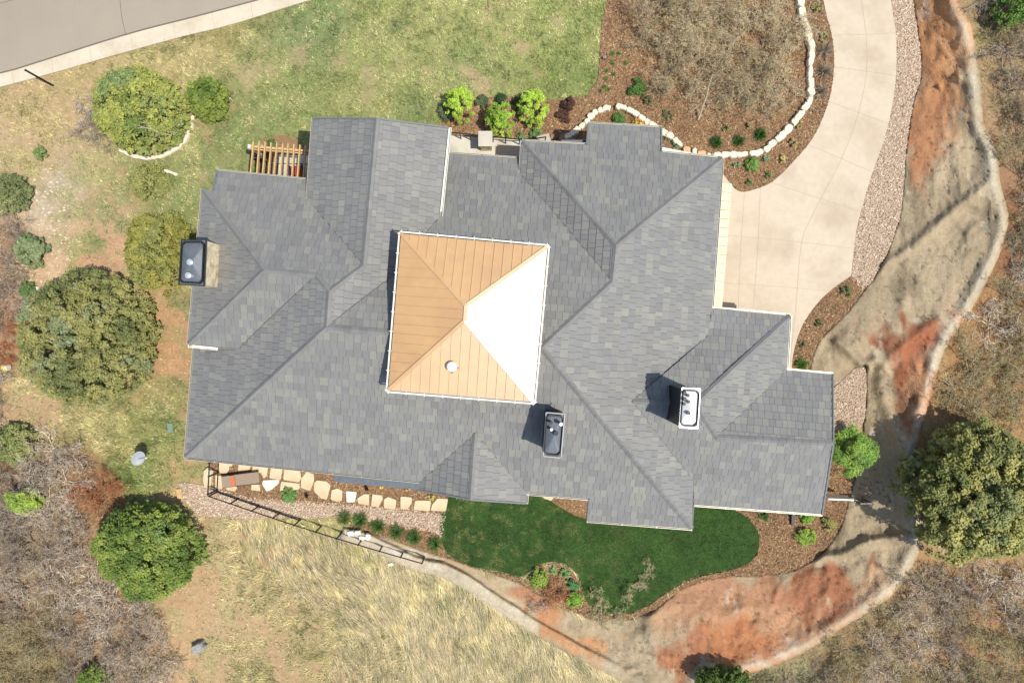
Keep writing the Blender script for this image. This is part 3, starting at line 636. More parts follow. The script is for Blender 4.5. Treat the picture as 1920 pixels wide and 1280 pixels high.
# rake boards on gables
M_RAKE = mat('rake_grey', C(128, 132, 138), rough=.6, noise=.08)
for ka, kb_ in (('t','u'),('u','v'),('y2','y3'),('y3','y4'),('j5','j6'),('j6','j7'),('b','a'),('g2','g3'),('g4','g5'),('s1','s2'),('bb','j8')):
    a = Vector(P3[ka]); c = Vector(P3[kb_]); b = MB(); b.bar(a + Vector((0, 0, -.04)), c + Vector((0, 0, -.04)), .07, .2); b.build('rake_board', M_RAKE, house)
# valley flashings
M_FLSH = mat('flashing', C(116, 114, 112), rough=.6, metal=.2)
for ka, kb_ in (('q','P4'),('m','P2'),('w','x'),('x','P5'),('n2','n3'),('y0','y1'),('y0','s3'),('wv','h2'),('wv','ww'),('j3','j4')):
    a = Vector(P3[ka]); c = Vector(P3[kb_]); b = MB(); b.bar(a + Vector((0, 0, .022)), c + Vector((0, 0, .022)), .07, .012); b.build('valley_flashing', M_FLSH, house)
# outer walls, set in under the eaves
outl = 'c b a r t v vv n1 g1 g2 g3 g4 g5 g6 h1 j1 j3 j5 j7 j8 bb s1 s2 s3 y4 y2 y1 k l d'.split()
pts = [np.array(P3[k][:2]) for k in outl]; zt = [P3[k][2] for k in outl]
A = sum(pts[i - 1][0] * pts[i][1] - pts[i][0] * pts[i - 1][1] for i in range(len(pts))); sg = 1 if A > 0 else -1
ins = []
for i in range(len(pts)):
    p0, p1, p2 = pts[i - 1], pts[i], pts[(i + 1) % len(pts)]
    d1 = (p1 - p0) / np.linalg.norm(p1 - p0); d2 = (p2 - p1) / np.linalg.norm(p2 - p1)
    n1 = np.array([-d1[1], d1[0]]) * sg; n2 = np.array([-d2[1], d2[0]]) * sg
    nn = n1 + n2; nn = nn / max(.5, (nn @ nn) ** .5); ins.append(p1 + nn * .55)
b = MB(); n = len(ins)
for i in range(n):
    j = (i + 1) % n; a, c = ins[i], ins[j]; za, zc = zt[i] - .12, zt[j] - .12
    b.add([(a[0], a[1], -.3), (c[0], c[1], -.3), (c[0], c[1], zc), (a[0], a[1], za)], [(3, 2, 1, 0)])
b.build('wall', M_WALL, house)
# garage doors and windows on the walls (seen only from the side)
def on_wall(i, f0, f1, z0, z1, name, m, fm=None, dp=.05):
    a, c = ins[i], ins[(i + 1) % n]; d = c - a; nr = -np.array([-d[1], d[0]]) * sg; nr = nr / np.linalg.norm(nr)
    p, q = a + d * f0 + nr * dp / 2, a + d * f1 + nr * dp / 2
    bb_ = MB(); bb_.bar((p[0], p[1], (z0 + z1) / 2), (q[0], q[1], (z0 + z1) / 2), dp, z1 - z0); f = bb_.build(name, fm or M_WHITE, house)
    p2, q2 = a + d * (f0 + (f1 - f0) * .06) + nr * (dp + .01), a + d * (f1 - (f1 - f0) * .06) + nr * (dp + .01)
    bb_ = MB(); bb_.bar((p2[0], p2[1], (z0 + z1) / 2), (q2[0], q2[1], (z0 + z1) / 2), .02, (z1 - z0) * .88)
    bb_.build('pane' if m is M_GLASS else 'panel', m, f)
oi = {k: i for i, k in enumerate(outl)}
on_wall(oi['g6'], .06, .46, 0.05, 2.5, 'garage_door', M_TRIM); on_wall(oi['g6'], .54, .94, 0.05, 2.5, 'garage_door', M_TRIM)
for k, f0, f1 in (('y1', .2, .32), ('y1', .45, .57), ('y1', .7, .82), ('d', .2, .35), ('d', .6, .75), ('j7', .2, .4), ('j7', .6, .8), ('s1', .3, .7), ('r', .3, .6), ('j8', .1, .4), ('y4', .2, .45), ('y4', .55, .8), ('k', .3, .6), ('g2', .3, .7), ('g3', .2, .4), ('g3', .6, .8)):
    on_wall(oi[k], f0, f1, 1.0, 2.4, 'window', M_GLASS)
# pale stone ledge over the garage doors (wide cornice beneath the east eave)
b = MB(); 
for i in range(14):
    t0, t1 = i / 14, (i + 1) / 14
    p = np.array(W(1361 - 19 * t0, 345 + 233 * t0, 3.35)); q = np.array(W(1361 - 19 * t1, 345 + 233 * t1 - 1.2, 3.35)); b.bar(p, q, .55, .12)
b.build('cornice', M_TRIM, house)
b = MB(); b.bar(W(1369, 345, 3.2), W(1350, 575, 3.2), .09, .12); b.build('gutter', M_WHITE, house)
# lower bay roof under the long south eave and its shadowed fascia
b = MB(); b.bar(W(626, 893, 3.2), W(788, 909, 3.2), .46, .1); b.build('bay_roof', M_SHEET, house)
b = MB(); b.bar(W(1052, 269, 3.4), W(1099, 269, 3.4), .3, .1); b.build('bay_roof', M_SHEET, house)
b = MB(); b.bar(W(1238, 285, 3.3), W(1300, 297, 3.3), .45, .1); b.build('ledge', M_WHITE, house)
b = MB(); b.bar(W(1487, 962, .25), W(1486, 984, .1), .16, .12); b.build('downspout', M_FASC, house)
b = MB(); b.bar(W(1345, 944, 2.6), W(1380, 948, 2.6), .1, .1); b.build('window_sill', M_WHITE, house)

# cupola with standing seam roof
ck = [(752,438),(1026,463),(1000,753),(728,731)]; CZ = 7.75
cc = [np.array(W(x, y, CZ)) for x, y in ck]; ap = [np.array(W(874, 573, 8.52)), np.array(W(872, 601, 8.52))]
#print('cupola width', np.linalg.norm(cc[0] - cc[1]), 'roof z at M', P3['M'], 'P5', P3['P5'], 'wv', P3['wv'], 'G', P3['G'])
#print({k: round(float(zz[ki[k]]), 2) for k in keys})
cup = bpy.data.objects.new('cupola', None); COL.objects.link(cup); cup.parent = house
b = MB()
mid = sum(cc) / 4
wc = [mid + (c - mid) * .94 for c in cc]; 
b.prism([(c[0], c[1]) for c in wc], 5.2, CZ - .05); b.build('wall', M_WALL, cup)
tris = [(cc[0], cc[1], ap[0], ap[0]), (cc[1], cc[2], ap[1], ap[0]), (cc[2], cc[3], ap[1], ap[1]), (cc[3], cc[0], ap[0], ap[1])]
b = MB()
for p, q, r_, s_ in tris:
    vs = [p, q, r_] if r_ is s_ else [p, q, r_, s_]; lo = [v - np.array([0, 0, .12]) for v in vs]; k = len(vs)
    vv2 = [tuple(v) for v in vs] + [tuple(v) for v in lo]
    b.add(vv2, [tuple(range(k))[::-1], tuple(range(k, 2 * k))] + [(i, (i + 1) % k, k + (i + 1) % k, k + i) for i in range(k)])
b.build('metal_roof', M_COPPER, cup)
for p, q, r_, s_ in tris:
    b = MB(); p, q, r_, s_ = [Vector(v) for v in (p, q, r_, s_)]
    e = (q - p); L = e.length; e.normalize(); nrm = e.cross((r_ + s_) / 2 - p).normalized()
    if nrm.z < 0: nrm = -nrm
    up = nrm.cross(e); ucs = (r_ - p).dot(e), (s_ - p).dot(e)
    if (((r_ + s_) / 2) - p).dot(up) < 0: up = -up
    ur, us_ = (r_ - p).dot(e), (s_ - p).dot(e); hr = ((r_ + s_) / 2 - p).dot(up)
    k = 0.385; u = k
    while u < L - .1:
        if u < us_: t = u / us_
        elif u > ur: t = (L - u) / (L - ur)
        else: t = 1
        v = hr * t - .12
        if v > .15: b.bar(p + e * u + nrm * .018 + up * .02, p + e * u + up * v + nrm * .018, .022, .036)
        u += k
    b.build('standing_seam', M_COPPER, cup)
b = MB()
for p, q in ((cc[0], ap[0]), (cc[1], ap[0]), (cc[2], ap[1]), (cc[3], ap[1]), (ap[0], ap[1])):
    b.bar(Vector(p) + Vector((0, 0, .02)), Vector(q) + Vector((0, 0, .02)), .15, .06)
b.build('ridge_cap', M_COPPER, cup)
b = MB()
for i in range(4):
    p, q = Vector(cc[i]), Vector(cc[(i + 1) % 4]); o_ = ((p + q) / 2 - Vector(mid)); o_.z = 0; o_.normalize()
    p2, q2 = p + o_ * .08, q + o_ * .08; e = (q - p).normalized()
    b.bar(p2 - e * .06 + Vector((0, 0, -.08)), q2 + e * .06 + Vector((0, 0, -.08)), .06, .1)
    for j in range(9):
        c_ = p2 + (q2 - p2) * (j / 8); b.bar(c_ - o_ * .07 + Vector((0, 0, -.02)), c_ + o_ * .07 + Vector((0, 0, -.02)), .03, .03)
b.build('gutter', M_WHITE, cup)
vp = W(848, 687, 8.1); b = MB(); b.box((vp[0], vp[1], 8.02), (.42, .42, .05), math.radians(40)); vn_ = b.build('roof_vent', M_SHEET, cup)
b = MB(); b.tube((vp[0], vp[1], 8.0), (vp[0], vp[1], 8.28), .11, n=16); b.tube((vp[0], vp[1], 8.28), (vp[0], vp[1], 8.36), .22, .19, n=20); b.tube((vp[0], vp[1], 8.36), (vp[0], vp[1], 8.42), .19, .05, n=20); b.build('vent_cap', M_SHEETW, vn_)

def chimney(corners, zt, zb, body, pan, label, flues):
    ch = bpy.data.objects.new('chimney', None); COL.objects.link(ch); ch.parent = house; ch['label'] = label
    P = [np.array(W(x, y, zt)) for x, y in corners]; mid = sum(P) / 4
    q = [mid + (p - mid) * .96 for p in P]; b = MB(); b.prism([(p[0], p[1]) for p in q], zb, zt - .12); b.build('chimney_body', body, ch)
    def cham(s, c=.11):
        o = []
        for i in range(4):
            a, p, n_ = mid + (P[i - 1] - mid) * s, mid + (P[i] - mid) * s, mid + (P[(i + 1) % 4] - mid) * s
            o += [p + (a - p) / np.linalg.norm(a - p) * c, p + (n_ - p) / np.linalg.norm(n_ - p) * c]
        return o
    o1, o2 = [mid + (p - mid) for p in P], None
    b = MB()
    # outer rim ring square, inner octagonal opening, and sloping pan inside
    b.prism([(p[0], p[1]) for p in P], zt - .16, zt - .04); b.build('chimney_cap', pan if pan is M_SHEETW else M_SHEET, ch)
    edge_m = M_FLUE if pan is M_SHEETW else mat('cap_edge', C(176, 176, 182), rough=.4, metal=.2)
    for i in range(4):
        e_ = MB(); e_.bar(Vector(P[i]) + Vector((0, 0, -.02)), Vector(P[(i + 1) % 4]) + Vector((0, 0, -.02)), .035, .05); e_.build('cap_edge', edge_m if pan is M_SHEETW or zt > 7.5 else M_DARK, ch)
    oc = cham(.93); ic = cham(.86); b = MB()
    vs = [(p[0], p[1], zt - .04) for p in oc] + [(p[0], p[1], zt + .10) for p in oc] + [(p[0], p[1], zt + .10) for p in ic] + [(p[0], p[1], zt - .03) for p in ic]
    b.add(vs, [(r_ * 8 + i, r_ * 8 + (i + 1) % 8, (r_ + 1) * 8 + (i + 1) % 8, (r_ + 1) * 8 + i) for r_ in range(3) for i in range(8)]); b.build('cap_rim', M_DARK, ch)
    b = MB(); apx = mid.copy(); b.add([(p[0], p[1], zt - .032) for p in ic] + [(mid[0], mid[1], zt + .13)], [(i, (i + 1) % 8, 8) for i in range(8)]); b.build('cap_pan', pan, ch)
    for fx, fy, r0, hgt, kind in flues:
        c = W(fx, fy, zt + hgt); b = MB()
        if kind == 'round':
            b.tube((c[0], c[1], zt - .03), (c[0], c[1], zt + hgt - .1), r0 * .6, n=18); b.tube((c[0], c[1], zt + hgt - .1), (c[0], c[1], zt + hgt - .03), r0, r0, n=22); b.tube((c[0], c[1], zt + hgt - .03), (c[0], c[1], zt + hgt + .03), r0, r0 * .3, n=22)
            b.build('flue', M_FLUE, ch)
        else:
            b.tube((c[0], c[1], zt - .03), (c[0], c[1], zt + hgt), r0, n=12); b.tube((c[0], c[1], zt + hgt), (c[0], c[1], zt + hgt + .04), r0 * 1.4, r0 * 1.2, n=12); b.build('vent_pipe', M_DARK if kind == 'dark' else M_FLUE, ch)
chimney([(340,450),(386,449),(382,536),(335,533)], 7.3, 3.2, M_CHST, M_SHEET, 'stone chimney with two round flue caps on the left eave', [(355,491,.13,.35,'round'),(352,516,.13,.35,'round')])
chimney([(1024,773),(1059,776),(1052,858),(1019,855)], 7.6, 4.6, M_DARK, M_SHEET, 'dark metal chimney below the copper roof', [(1033,792,.05,.4,'dark'),(1052,795,.06,.45,'pipe'),(1034,805,.05,.3,'pipe'),(1042,812,.07,.25,'dark')])
chimney([(1279,727),(1313,729),(1308,803),(1274,801)], 7.6, 4.6, M_DARK, M_SHEETW, 'dark chimney with white topped cap near the right wing', [(1284,736,.05,.16,'dark'),(1290,741,.05,.14,'dark'),(1284,748,.06,.16,'dark'),(1291,753,.05,.13,'dark'),(1283,757,.05,.15,'dark'),(1291,774,.06,.18,'dark')])
# small plumbing vents and roof snow pins
for x, y in ((1092,706),(1035,757),(628,520),(626,585)):
    b = MB(); p = W(x, y, 6.3); b.tube((p[0], p[1], 5.4), (p[0], p[1], 6.45), .035, n=8); b.build('vent_pipe', M_SHEET, house)
# ------------------------------------------------------------------ scattered ground cover
WEDGE = [(1015,905),(1110,910),(1110,975),(1077,966),(1043,946),(1018,928)]
EX_ALL = [WEDGE, DRIVE, GRAV_E, MULCH_C, GRAV_SE, ISLAND, LAWN, MULCH_S, GRAV_S, MULCH_T, MULCH_E, ROAD, KERB, WALLP]
FOOTP = [vt[k] for k in outl]; fc = np.array([960, 640.])
FOOTP = [tuple(fc + (np.array(p) - fc) * .90) for p in FOOTP]
def blades(name, x, y, base, L, wd, ang, lean, col, m=M_BLADE):
    n = len(x); k = (DH - base) / DH / PPM
    X = (x - 960) * k; Y = -(y - 640) * k
    dx, dy = np.cos(ang), np.sin(ang); sx, sy = -dy, dx
    hz = L * np.cos(lean); vz = L * np.sin(lean)
    V = np.empty((n, 3, 3), np.float32)
    V[:, 0] = np.stack([X - sx * wd / 2, Y - sy * wd / 2, base - .01], -1)
    V[:, 1] = np.stack([X + sx * wd / 2, Y + sy * wd / 2, base - .01], -1)
    V[:, 2] = np.stack([X + dx * hz, Y + dy * hz, base + vz], -1)
    return V.reshape(-1, 3), np.arange(n * 3).reshape(n, 3), np.repeat(col, 3, 0)
def cat_(parts):
    Vs, Fs, Cs = [], [], []; o = 0
    for V, F, c in parts: Vs.append(V); Fs.append(F + o); Cs.append(c); o += len(V)
    return np.concatenate(Vs), np.concatenate(Fs), np.concatenate(Cs)
def stuff(name, parts, m, label=None):
    V, F, c = cat_(parts); o = npmesh(name, V, F, m, c); o['kind'] = 'stuff'
    return o
def clear(x, y, polys):
    m = np.ones(len(x), bool)
    for P in polys: m &= ~pip(x, y, P)
    return m
def open_ground(dens):
    n = int(dens * (2060 * 1420) / PPM ** 2); x = rng.uniform(-70, 1990, n); y = rng.uniform(-70, 1350, n)
    m = clear(x, y, EX_ALL + [FOOTP]); return x[m], y[m]
# wild grass
x, y = open_ground(330)
S, G, Q = field(x, y); X, Y = x / PPM, y / PPM
_, cov = soil_col(x, y)
mot = fbm(X * 3.1, Y * 3.1, 207, 3)
keep = rng.random(len(x)) < (.16 + .84 * cov) * np.clip(Q[:, 0] * 1.15, 0.12, 1) * (.22 + 1.4 * sst(.40, .58, mot)); x, y, G, Q, X, Y, S = x[keep], y[keep], G[keep], Q[keep], X[keep], Y[keep], S[keep]
n = len(x); flow = 2 * math.pi * fbm(X * .12, Y * .12, 201, 2) * .8
tuft = fbm(X * 2.2, Y * 2.2, 205, 3); dryn = fbm(X * 1.0 + 9, Y * 1.0, 209, 4)
ang = flow + (rng.random(n) - .5) * 3.5
L = Q[:, 1] * rng.uniform(.5, 1.2, n); wd = rng.uniform(.018, .036, n) * (1 + L)
straw = lin((214,196,146)); green = lin((84,108,52)); 
c = G * (.35 + 1.35 * tuft)[:, None]
f = (rng.random(n) < .07 + sst(.46, .66, dryn) * .5)[:, None]; c = np.where(f, c * .3 + straw * .78, c)
f = (rng.random(n) < sst(.50, .34, dryn) * .7 * (Q[:, 0] > .35))[:, None]; c = np.where(f, c * .45 + green * .55, c)
c = c * rng.uniform(.65, 1.35, (n, 1)) * (.6 + .9 * fbm(X * 5.5, Y * 5.5, 208, 2))[:, None] * KA * (1.28 + .12 * (Q[:, 1:2] > .34))
lean = rng.uniform(.15, .9, n)
long_ = Q[:, 1] > .36
ang = np.where(long_, -0.95 + 1.1 * (fbm(X * .35, Y * .35, 211, 2) - .5) + (rng.random(n) - .5) * .9 + math.pi * (rng.random(n) < .0), ang)
lean = np.where(long_, rng.uniform(.1, .5, n), lean)
stuff('wild_grass', [blades('g', x, y, ground_h(x, y), L, wd, ang, lean, c)], M_BLADE)
# long wind-laid dry grass on the lower slope
MEAD = [(430,970),(560,985),(640,1000),(780,1065),(880,1105),(960,1155),(1050,1215),(1200,1295),(1230,1350),(560,1350),(640,1200),(520,1080)]
x, y = samp(MEAD, 460); m = clear(x, y, [WALLP, MULCH_T, GRAV_S]); x, y = x[m], y[m]; X, Y = x / PPM, y / PPM
_, G, Q = field(x, y)
tf = fbm(X * 1.3, Y * 1.3, 221, 3); m = rng.random(len(x)) < np.clip((Q[:, 1] - .2) * 2.6, 0, 1) * sst(.25, .5, tf) ; x, y, X, Y, G, tf = x[m], y[m], X[m], Y[m], G[m], tf[m]; n = len(x)
d_ = -1.05 + 1.5 * (fbm(X * .5, Y * .5, 223, 3) - .5) + (rng.random(n) - .5) * .55
c = np.where((rng.random(n) < .18)[:, None], lin((120,128,66)), lin((220,204,158))) * rng.uniform(.4, 1.3, (n, 1)) * (.7 + .8 * fbm(X * 3, Y * 3, 225, 2))[:, None] * np.array([1.02, 1, 1.12]) * KA * 1.32
stuff('dry_grass', [blades('g', x, y, ground_h(x, y) + .04, rng.uniform(.25, .75, n), rng.uniform(.012, .028, n), d_, rng.uniform(.1, .55, n), c)], M_BLADE)
# lawn grass
x, y = samp(LAWN, 900); x = x + rng.normal(size=len(x)) * 1.6; y = y + rng.normal(size=len(x)) * 1.6; n = len(x); X, Y = x / PPM, y / PPM
t = fbm(X * .9, Y * .9, 231, 3); p = fbm(X * 2.6, Y * 2.6, 235, 4)
c = lin((84,128,42)) * (.35 + 1.2 * t)[:, None] * (.6 + .8 * fbm(X * 4, Y * 4, 232, 2))[:, None]
c = c * (1 - sst(.5, .72, fbm(X*.5,Y*.5,233,2)) * .3)[:, None]
yel = sst(.50, .64, p) * sst(1330, 900, x) * .8 * (rng.random(n) < .75)
c = c * (1 - yel[:, None]) + lin((186,178,104)) * yel[:, None]
c = c * rng.uniform(.6, 1.35, (n, 1)) * KA * 1.1
stuff('lawn_grass', [blades('g', x, y, np.full(n, .03), rng.uniform(.05, .11, n), rng.uniform(.015, .03, n), rng.random(n) * 6.28, rng.uniform(.3, 1.2, n), c)], M_BLADE)
# wood chips
def chips(polys, dens, ex=[]):
    ps = []
    for P in polys:
        x, y = samp(P, dens); m = clear(x, y, ex + [FOOTP]) & (x > -40) & (x < 1960) & (y > -60); x, y = x[m], y[m]; n = len(x); X, Y = x / PPM, y / PPM
        a = rng.random(n) * 6.28; L = rng.uniform(.03, .12, n); wd = rng.uniform(.012, .035, n); cx, cy, cz = (x - 960) / PPM, -(y - 640) / PPM, rng.uniform(.03, .055, n)
        ux, uy = np.cos(a) * L / 2, np.sin(a) * L / 2; vx, vy = -np.sin(a) * wd / 2, np.cos(a) * wd / 2; tz = rng.uniform(-.02, .02, n); tw = rng.uniform(-.012, .012, n)
        V = np.stack([np.stack([cx - ux - vx, cy - uy - vy, cz - tz - tw], -1), np.stack([cx + ux - vx, cy + uy - vy, cz + tz - tw], -1), np.stack([cx + ux + vx, cy + uy + vy, cz + tz + tw], -1), np.stack([cx - ux + vx, cy - uy + vy, cz - tz + tw], -1)], 1).reshape(-1, 3)
        pal = np.array([lin(q) for q in ((166,126,90),(140,101,72),(188,149,108),(212,178,138),(108,80,60),(154,120,90),(230,206,172))]); w_ = [.26, .2, .2, .1, .14, .07, .03]
        c = pal[rng.choice(7, n, p=w_)] * (.72 + .55 * fbm(X * 1.2, Y * 1.2, 241, 3))[:, None] * rng.uniform(.8, 1.2, (n, 1)) * KA * 1.05
        ps.append((V, np.arange(n * 4).reshape(n, 4), np.repeat(c, 4, 0)))
    return ps
stuff('wood_chips', chips([WEDGE, MULCH_C, ISLAND, MULCH_S, MULCH_T, MULCH_E], 420, [DRIVE, LAWN]), M_CHIP)
# gravel: small faceted stones
def stones(polys, dens, pal, s0, s1, wts, z=.02, ex=[], hf=None):
    ps = []
    for P in polys:
        x, y = samp(P, dens); m = clear(x, y, ex + [FOOTP]) & (x > -40) & (x < 1960) & (y > -60) & (y < 1340); x, y = x[m], y[m]; n = len(x)
        s = rng.uniform(s0, s1, n); a = rng.random(n) * 6.28; zb = np.full(n, z) if hf is None else hf(x, y)
        k_ = (DH - zb) / DH / PPM; cx, cy = (x - 960) * k_, -(y - 640) * k_
        V = np.empty((n, 9, 3))
        for k in range(4):
            t = a + k * math.pi / 2 + rng.uniform(-.3, .3, n); r = s * rng.uniform(.75, 1.15, n)
            V[:, k] = np.stack([cx + np.cos(t) * r, cy + np.sin(t) * r * .8, zb], -1)
            V[:, 4 + k] = np.stack([cx + np.cos(t + .3) * r * .6, cy + np.sin(t + .3) * r * .5, zb + s * rng.uniform(.6, .95, n)], -1)
        V[:, 8] = np.stack([cx, cy, zb + s], -1)
        o = np.arange(n)[:, None, None] * 9
        tri = np.array([(0,1,5),(0,5,4),(1,2,6),(1,6,5),(2,3,7),(2,7,6),(3,0,4),(3,4,7),(4,5,8),(5,6,8),(6,7,8),(7,4,8)])
        F = (tri[None] + o).reshape(-1, 3); c = np.array([lin(q) for q in pal])[rng.choice(len(pal), n, p=wts)] * rng.uniform(.8, 1.2, (n, 1)) * KA
        ps.append((V.reshape(-1, 3), F, np.repeat(c, 9, 0)))
    return ps
gp = ((236,214,192),(220,190,166),(246,232,214),(192,158,136),(226,206,188),(160,130,112))
stuff('gravel', stones([GRAV_E, GRAV_SE, GRAV_S], 300, gp, .026, .06, [.25, .22, .15, .16, .14, .08]), M_PEB)
# loose rock chips on the open hillside
RK = [smooth([(60,330),(130,330),(130,460),(110,560),(40,590),(10,520),(50,440)], 3, True)]
stuff('loose_stones', stones(RK, 26, ((236,214,196),(215,190,172),(190,165,150)), .02, .09, [.4, .4, .2], hf=ground_h) +
      stones([[(-30,300),(360,300),(360,900),(-30,900)], [(0,900),(520,960),(640,1300),(200,1300)], [(1790,-60),(1960,-60),(1960,800),(1760,800)]], 1.0, ((240,222,205),(220,195,175)), .02, .055, [.6, .4], hf=ground_h, ex=[WALLP]), M_PEB)
# leaf litter and small twigs under the scrub
def litter(poly, dens, pal, hf=ground_h):
    x, y = samp(poly, dens); m = clear(x, y, EX_ALL); x, y = x[m], y[m]; n = len(x)
    c = np.array([lin(q) for q in pal])[rng.integers(0, len(pal), n)] * rng.uniform(.7, 1.2, (n, 1)) * KA
    return blades('t', x, y, hf(x, y) + .02, rng.uniform(.08, .4, n), rng.uniform(.012, .03, n), rng.random(n) * 6.28, rng.uniform(0, .35, n), c)
TH_L = [(-60,420),(60,440),(70,560),(30,640),(0,720),(10,790),(120,830),(200,880),(215,980),(190,1080),(240,1130),(330,1210),(330,1350),(-60,1350)]
TH_R = [(1800,-60),(1845,30),(1870,150),(1880,260),(1905,340),(1915,420),(1880,520),(1830,610),(1780,700),(1750,780),(1990,800),(1990,-60)]
TH_B = [(1990,780),(1900,1060),(1740,1060),(1690,1120),(1600,1165),(1500,1225),(1380,1275),(1400,1350),(1990,1350)]
lp = ((160,140,125),(135,105,82),(185,168,150),(120,88,66),(175,150,105),(200,186,168))
stuff('leaf_litter', [litter(TH_L, 70, lp), litter(TH_R, 60, lp + ((165,160,95),)), litter(TH_B, 60, lp + ((150,150,90),))], M_TWIG)

# ------------------------------------------------------------------ vegetation builders
KF = 1.75
def leafcloud(cent, rad, nper, lsz, lasp, ccol, jit=.25, flat=.7, seed=0):
    """cent (n,3), rad (n,), ccol (n,3): small quads inside each clump"""
    n = len(cent); N = n * nper; ci = np.repeat(np.arange(n), nper)
    d = rng.normal(size=(N, 3)); d /= np.linalg.norm(d, axis=1)[:, None]; r = rng.random(N) ** .5
    P = cent[ci] + d * (rad[ci] * r)[:, None] * np.array([1, 1, flat])
    nrm = d * .9 + rng.normal(size=(N, 3)) * .4 + np.array([0.15, -.07, 1.0]); nrm /= np.linalg.norm(nrm, axis=1)[:, None]
    t = rng.normal(size=(N, 3)); t -= nrm * (t * nrm).sum(1)[:, None]; t /= np.linalg.norm(t, axis=1)[:, None]; b = np.cross(nrm, t)
    s = lsz * rng.uniform(.6, 1.3, N); t = t * (s * lasp)[:, None]; b = b * s[:, None]
    V = np.stack([P - t - b * .2, P + b, P + t + b * .1, P - b * .9], 1).reshape(-1, 3)
    c = np.minimum(ccol[ci] * rng.uniform(1 - jit, 1 + jit, (N, 1)) * KF, .9)
    return V, np.arange(N * 4).reshape(N, 4), np.repeat(c, 4, 0)
def canopy(R, H, nc, cr, outline=None, lobes=5, seed=1, rings=0.0):
    """clump centres over a bumpy dome; R radius, H height"""
    g_ = np.random.default_rng(seed)
    ang = g_.random(nc) * 6.283; rho = g_.random(nc) ** .5
    if outline is None: ph = g_.random(4) * 6.28; k = 1 + .05 * np.sin(2 * ang + ph[0]) + .04 * np.sin(3 * ang + ph[1]) + .04 * np.sin(5 * ang + ph[2]) + .03 * np.sin(9 * ang + ph[3])
    else: k = np.interp(ang % 6.283, np.linspace(0, 6.2832, len(outline) + 1), list(outline) + [outline[0]])
    x = np.cos(ang) * rho * k * R; y = np.sin(ang) * rho * k * R
    dome = np.sqrt(np.clip(1 - rho ** 2.2, 0, 1))
    bump = .5 * fbm(x * 1.0 + seed, y * 1.0, seed, 2) + .5 * fbm(x * 2.4, y * 2.4, seed + 9, 2)
    z = H * (.22 + .62 * dome) + H * .60 * (bump - .5)
    z -= (g_.random(nc) < .25) * g_.random(nc) * H * .3
    return np.stack([x, y, z], -1)
def trunk_mesh(H, r, R, parent, seed):
    g_ = random.Random(seed); b = MB()
    b.tube((0, 0, -.15), (g_.uniform(-.1, .1), g_.uniform(-.1, .1), H * .35), r, r * .75, 9)
    for k in range(6):
        a = k * 1.05 + g_.random(); q = R * g_.uniform(.45, .75)
        m_ = (math.cos(a) * q * .5, math.sin(a) * q * .5, H * .5); b.tube((0, 0, H * .22 + .05 * k), m_, r * .5, r * .32, 7)
        b.tube(m_, (math.cos(a + .2) * q, math.sin(a + .2) * q, H * g_.uniform(.6, .8)), r * .32, r * .1, 6)
    return b.build('trunk', M_BARK, parent)
def tree(name, px, py, Rpx, H, cols, label, cat, group=None, nc=None, cr=.24, nper=46, lsz=.045, lasp=1.0, outline=None, seed=1, zt=None, flat=.75, sx=1, sy=1, rz=0, jit=.25, hb=None):
    zt = H * .40 if zt is None else zt; gz = float(ground_h(np.array([px]), np.array([py]))[0]) if hb is None else hb
    X, Y, _ = W(px, py, gz + zt); R = Rpx * (DH - gz - zt) / DH / PPM - cr * .5
    root = empty(name, (X, Y, gz), label, cat, group, rz)
    if nc is None: nc = int(R * R * 3.14 / (cr * cr) * .85)
    cen = canopy(R, H, nc, cr, outline, seed=seed); cen[:, 0] *= sx; cen[:, 1] *= sy
    rad = rng.uniform(.75, 1.25, nc) * cr
    pal = np.array([lin(c) for c in cols]); tt = fbm(cen[:, 0] * .8 + seed * 3, cen[:, 1] * .8, seed + 300, 3); tt = np.clip((tt - .3) * 2.5 + rng.normal(size=nc) * .12, 0, .999) * (len(pal) - 1)
    i0 = tt.astype(int); f = (tt - i0)[:, None]; cc_ = (pal[i0] * (1 - f) + pal[np.minimum(i0 + 1, len(pal) - 1)] * f) * rng.uniform(.85, 1.15, (nc, 1)) * KA
    parts_ = [leafcloud(cen, rad, nper, lsz, lasp, cc_, flat=flat, jit=jit)]
    if R > .9:
        c2 = canopy(R * .94, H * .78, nc // 2, cr, outline, seed=seed + 1); c2[:, 0] *= sx; c2[:, 1] *= sy; c2[:, 2] *= .72
        parts_.append(leafcloud(c2, np.full(len(c2), cr * 1.3), 22, lsz * 2.0, 1.0, np.tile(pal.mean(0) * KA, (len(c2), 1)), flat=.6, jit=.2))
    V, F, c = cat_(parts_)
    npmesh('crown', V, F, M_LEAF, c, root)
    trunk_mesh(H, max(.04, R * .055), R, root, seed)
    return root
JUN = [(96,104,46),(128,132,58),(146,142,66),(120,130,78)]
def o_(*v): return v
tree('juniper_tree', 158, 636, 134, 3.4, [(108,116,66),(142,142,78),(152,146,88),(128,140,100)], 'broad olive green juniper left of the house beyond the stone chimney', 'tree', nc=900, cr=.21, nper=60, outline=[1.0,1.02,1.0,1.02,1.0,.95,.98,1.02,1.0,.98,.97,.98], seed=3, lsz=.042)
tree('juniper_tree', 280, 1032, 95, 3.6, [(86,110,42),(116,136,50),(136,148,58),(106,132,66)], 'round deep green juniper at the left end of the pale gravel path', 'tree', nc=560, cr=.22, nper=62, seed=8, lsz=.045)
tree('juniper_tree', 1830, 926, 131, 4.3, [(112,118,64),(142,144,74),(168,162,90),(126,134,80)], 'large olive green tree beside the tan concrete slope at the right edge', 'tree', nc=760, cr=.25, nper=64, seed=12, lsz=.055, zt=1.7)
